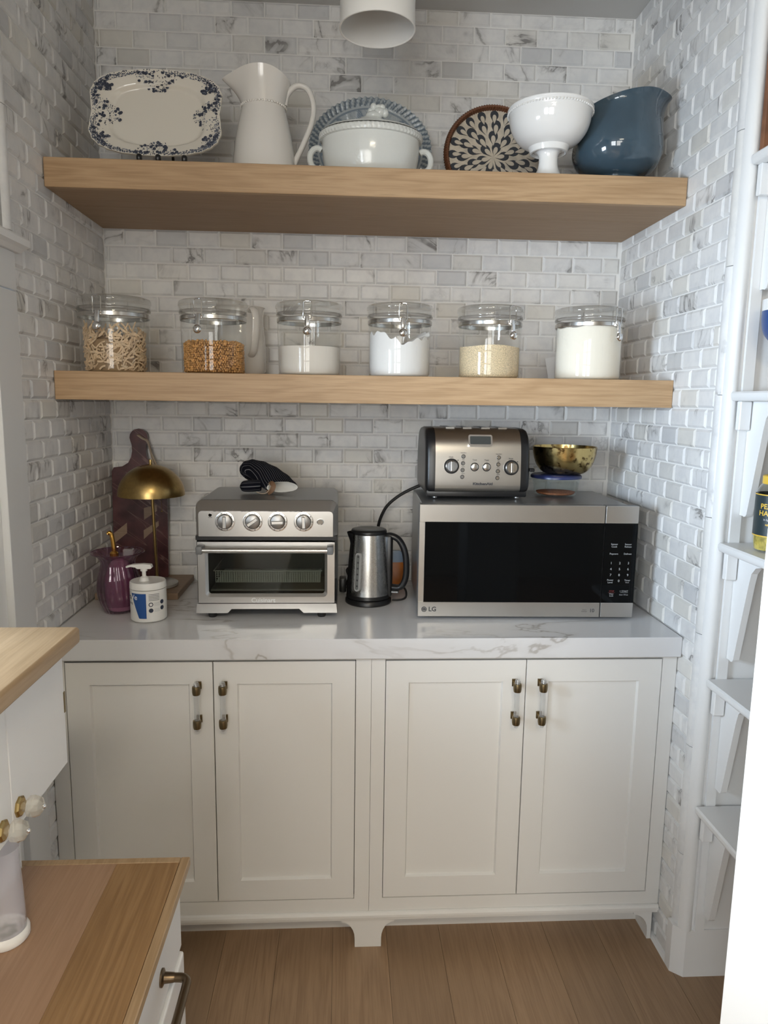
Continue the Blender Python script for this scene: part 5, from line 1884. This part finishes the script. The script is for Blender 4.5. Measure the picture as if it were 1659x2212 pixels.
t = thing('oak_worktop', 'oak plank worktop with a pale edge strip on the lower left cabinet', 'worktop')
TZ = 0.766
G().rbox(0.494, 0.5095, HY1, HY0, TZ - 0.016, TZ, 0.0015, 1).build('edge_strip', 'oak_top', t)
G().rbox(0.06, 0.4938, HY0 - 0.0155, HY0, TZ - 0.016, TZ, 0.0015, 1).build('edge_strip', 'oak_top', t)
for a, b, m_ in ((0.389, 0.4937, 'oak_top_dark'), (0.262, 0.3887, 'oak_top_pink'), (0.235, 0.2617, 'oak_top_pink'), (0.06, 0.2347, 'oak_top')):
    G().box(a, b, HY1, HY0 - 0.0158, TZ - 0.016, TZ - 0.0002).build('board', m_, t)
t = thing('wall_cabinet', 'small white wall cabinet with crystal knobs above the oak worktop', 'cabinet')
FX, FZ0, FZ1 = 0.3154, 0.9505, 1.1535
G().box(0.002, FX - 0.018, HY1, HY0 - 0.012, FZ0 + 0.002, FZ1).build('carcass', 'white_paint', t)
G().box(0.215, 0.233, HY1, HY0 - 0.02, TZ + 0.0004, FZ0 + 0.002).build('back_panel', 'white_paint', t)
for a, b, ky, kz in ((HY0 - 0.012, -1.5125, -1.492, 0.9790), (-1.5145, -1.735, -1.5440, 0.9745)):
    d = G().rbox(FX - 0.0178, FX, b, a, FZ0, FZ1 - 0.002, 0.0015, 1).build('door', 'white_paint', t)
    G().lathe([(0.0001, 0.0), (0.0150, 0.0), (0.0150, 0.0025), (0.0125, 0.0045), (0.0001, 0.0045)], (FX, ky, kz), 8, axis='x').build('knob_plate', 'brass', d)
    kb = G().lathe([(0.006, 0.004), (0.0085, 0.010), (0.0145, 0.014), (0.0155, 0.022), (0.0125, 0.030), (0.006, 0.0335), (0.0001, 0.034)], (FX, ky, kz), 10, axis='x').build('crystal_knob', 'crystal', d)
    G().lathe([(0.0035, 0.0335), (0.0035, 0.0355), (0.002, 0.0368), (0.0001, 0.0368)], (FX, ky, kz), 12, axis='x').build('knob_screw', 'chrome', d, smooth=True)
    G().box(FX - 0.012, FX + 0.0012, a - 0.004, a + 0.001, 1.04, 1.075).build('hinge', 'antique_brass', d) if a > -1.4 else None
t = thing('oak_worktop', 'oak top with rounded edge on the small white wall cabinet at left', 'worktop')
G().rbox(0.002, 0.3425, HY1, HY0 + 0.0, 1.1545, 1.1825, 0.006, 3).build('top_slab', 'oak_top', t, smooth=True)
t = thing('plastic_jar', 'clear plastic jar holding a little green glass at the lower left', 'jar', (0.2795, -1.484, TZ + 0.0004))
G().lathe([(0.0001, 0.006), (0.026, 0.006), (0.0295, 0.010), (0.0285, 0.05), (0.0255, 0.13), (0.0265, 0.145)], seg=40).build('jar_wall', 'milky_plastic', t, smooth=True, auto=60)
G().lathe([(0.0001, 0.0), (0.031, 0.0), (0.0335, 0.003), (0.0335, 0.012), (0.0300, 0.0165), (0.0270, 0.0155), (0.0262, 0.0085), (0.0001, 0.008)], seg=40).build('jar_base', 'white_plastic', t, smooth=True, auto=50)
g = G()
for k in range(9):
    a = 2 * PI * k / 9
    g.xf = Matrix.Translation((0.011 * math.cos(a), 0.011 * math.sin(a), 0.0115)) @ Matrix.Rotation(a * 2.3, 4, 'Z') @ Matrix.Rotation(0.5, 4, 'X')
    g.rbox(-0.006, 0.006, -0.002, 0.002, -0.0015, 0.0015, 0.0008, 1)
g.xf = None
tag(g.build('glass_chips', 'green_glass', t), kind='stuff')

# ------------------------------------------------------------------ right wall shelves
ZS = [0.5105, 0.862, 1.218, 1.588, 2.125]
SX0, SX1, SY0, SY1 = 1.709, 2.60, -0.7585, -1.16
names = ['lowest', 'second lowest', 'middle', 'fourth', 'topmost']
for z, nm in zip(ZS, names):
    t = thing('wall_shelf', 'white bracketed wall shelf at the right edge, %s of five' % nm, 'shelf', (SX0, SY0, z), group='white shelves on the right wall')
    nose = [(0.0, -0.0225), (-0.004, -0.020), (-0.007, -0.012), (-0.007, -0.004), (-0.003, 0.0), (0.02, 0.0), (0.02, -0.0225)]
    G().prism(nose, SY1 - SY0, 0.0, 'y').build('end_moulding', 'white_paint', t, smooth=True, auto=40)
    G().box(0.0201, SX1 - SX0, SY1 - SY0, 0.0, -0.021, -0.0002).build('board', 'white_paint', t)
    G().rbox(0.010, 0.038, -0.018, 0.0, -0.092, -0.0226, 0.002, 1).build('cleat', 'white_paint', t)
    h = 0.300 if z > 0.6 else 0.315
    pl = [(0.0, -0.0227), (-0.20, -0.0227), (-0.19, -0.030), (-0.12, -0.036), (-0.09, -0.045), (-0.075, -0.062), (-0.068, -0.09), (-0.030, -h + 0.006), (-0.026, -h), (-0.018, -h - 0.002), (-0.014, -h), (0.0, -h)]
    for cx_ in (0.041, 0.56):
        G().prism(pl, cx_, cx_ + 0.016, 'x').build('bracket', 'white_paint', t)

# things on those shelves
t = thing('preserve_jar', 'tall glass jar with black and yellow peach label on a right wall shelf', 'jar', (1.7785, -0.862, ZS[2] + 0.0006))
jp = smooth_prof([(0.0001, 0.0), (0.034, 0.001), (0.043, 0.012), (0.0455, 0.03), (0.0455, 0.125), (0.040, 0.15), (0.031, 0.163), (0.031, 0.172)], 4)
G().lathe(jp, seg=40).build('glass', 'glass_bowl', t, smooth=True, auto=70)
G().lathe([(0.0001, 0.003), (0.040, 0.005), (0.0435, 0.03), (0.0435, 0.115), (0.0001, 0.118)], seg=36).build('peaches', 'peach', t, smooth=True)
G().lathe([(0.0462, 0.038), (0.0462, 0.136)], seg=48).build('label', 'label_black', t, smooth=True)
for z in (0.039, 0.1345):
    G().lathe([(0.0464, z - 0.0012), (0.0464, z + 0.0012)], seg=48).build('label_stripe', 'label_yellow', t, smooth=True)
G().lathe([(0.0335, 0.158), (0.0345, 0.160), (0.0345, 0.176), (0.032, 0.178), (0.0001, 0.178)], seg=40).build('cap', 'label_yellow', t, smooth=True, auto=40)


def wrap_j(tx, z, size, mat, bold=0.0002):
    me = text_mesh(tx, size, depth=0.0, bold=bold)
    a0 = math.atan2(CAM.y + 0.862, CAM.x - 1.7785) - 0.22
    for v in me.vertices:
        a = a0 + v.co.x / 0.0466
        v.co = (0.0466 * math.cos(a), 0.0466 * math.sin(a), z + v.co.y)
    me.update()
    link('lettering', me, mat, t)


wrap_j('PEACH', 0.1080, 0.0165, 'label_yellow', 0.0003)
wrap_j('HALVES', 0.0920, 0.0165, 'label_yellow', 0.0003)
wrap_j('in light syrup', 0.0780, 0.0060, 'print_grey')
wrap_j('NET WT', 0.0660, 0.0055, 'label_yellow')
t = thing('footed_cup', 'deep blue footed cup with white rim on the fourth right wall shelf', 'cup', (1.787, -0.842, ZS[3] + 0.0006))
G().lathe(smooth_prof([(0.0001, 0.0), (0.036, 0.001), (0.034, 0.006), (0.012, 0.016), (0.010, 0.05), (0.014, 0.098), (0.03, 0.106)], 4), seg=36).build('foot', 'bright_ceramic', t, smooth=True)
cp_ = smooth_prof([(0.012, 0.106), (0.040, 0.110), (0.058, 0.130), (0.0645, 0.155), (0.0655, 0.180)], 4)
G().lathe(cp_ + [(r_ - 0.004, z) for r_, z in reversed(cp_) if z > 0.115] + [(0.0001, 0.118)], seg=40).build('cup', 'jar_blue', t, smooth=True, auto=60)
G().lathe([(0.0655, 0.1802), (0.066, 0.205), (0.0615, 0.205), (0.0615, 0.1802)], seg=40, closed=True).build('rim', 'bright_ceramic', t, smooth=True, auto=60)
tag(G().rbox(1.717, 1.98, -0.7725, -0.7590, ZS[4] + 0.0006, ZS[4] + 0.31, 0.004, 2).build('wooden_tray', 'brown_box'),
    'flat reddish brown wooden tray standing on the topmost shelf at the right edge', 'tray')
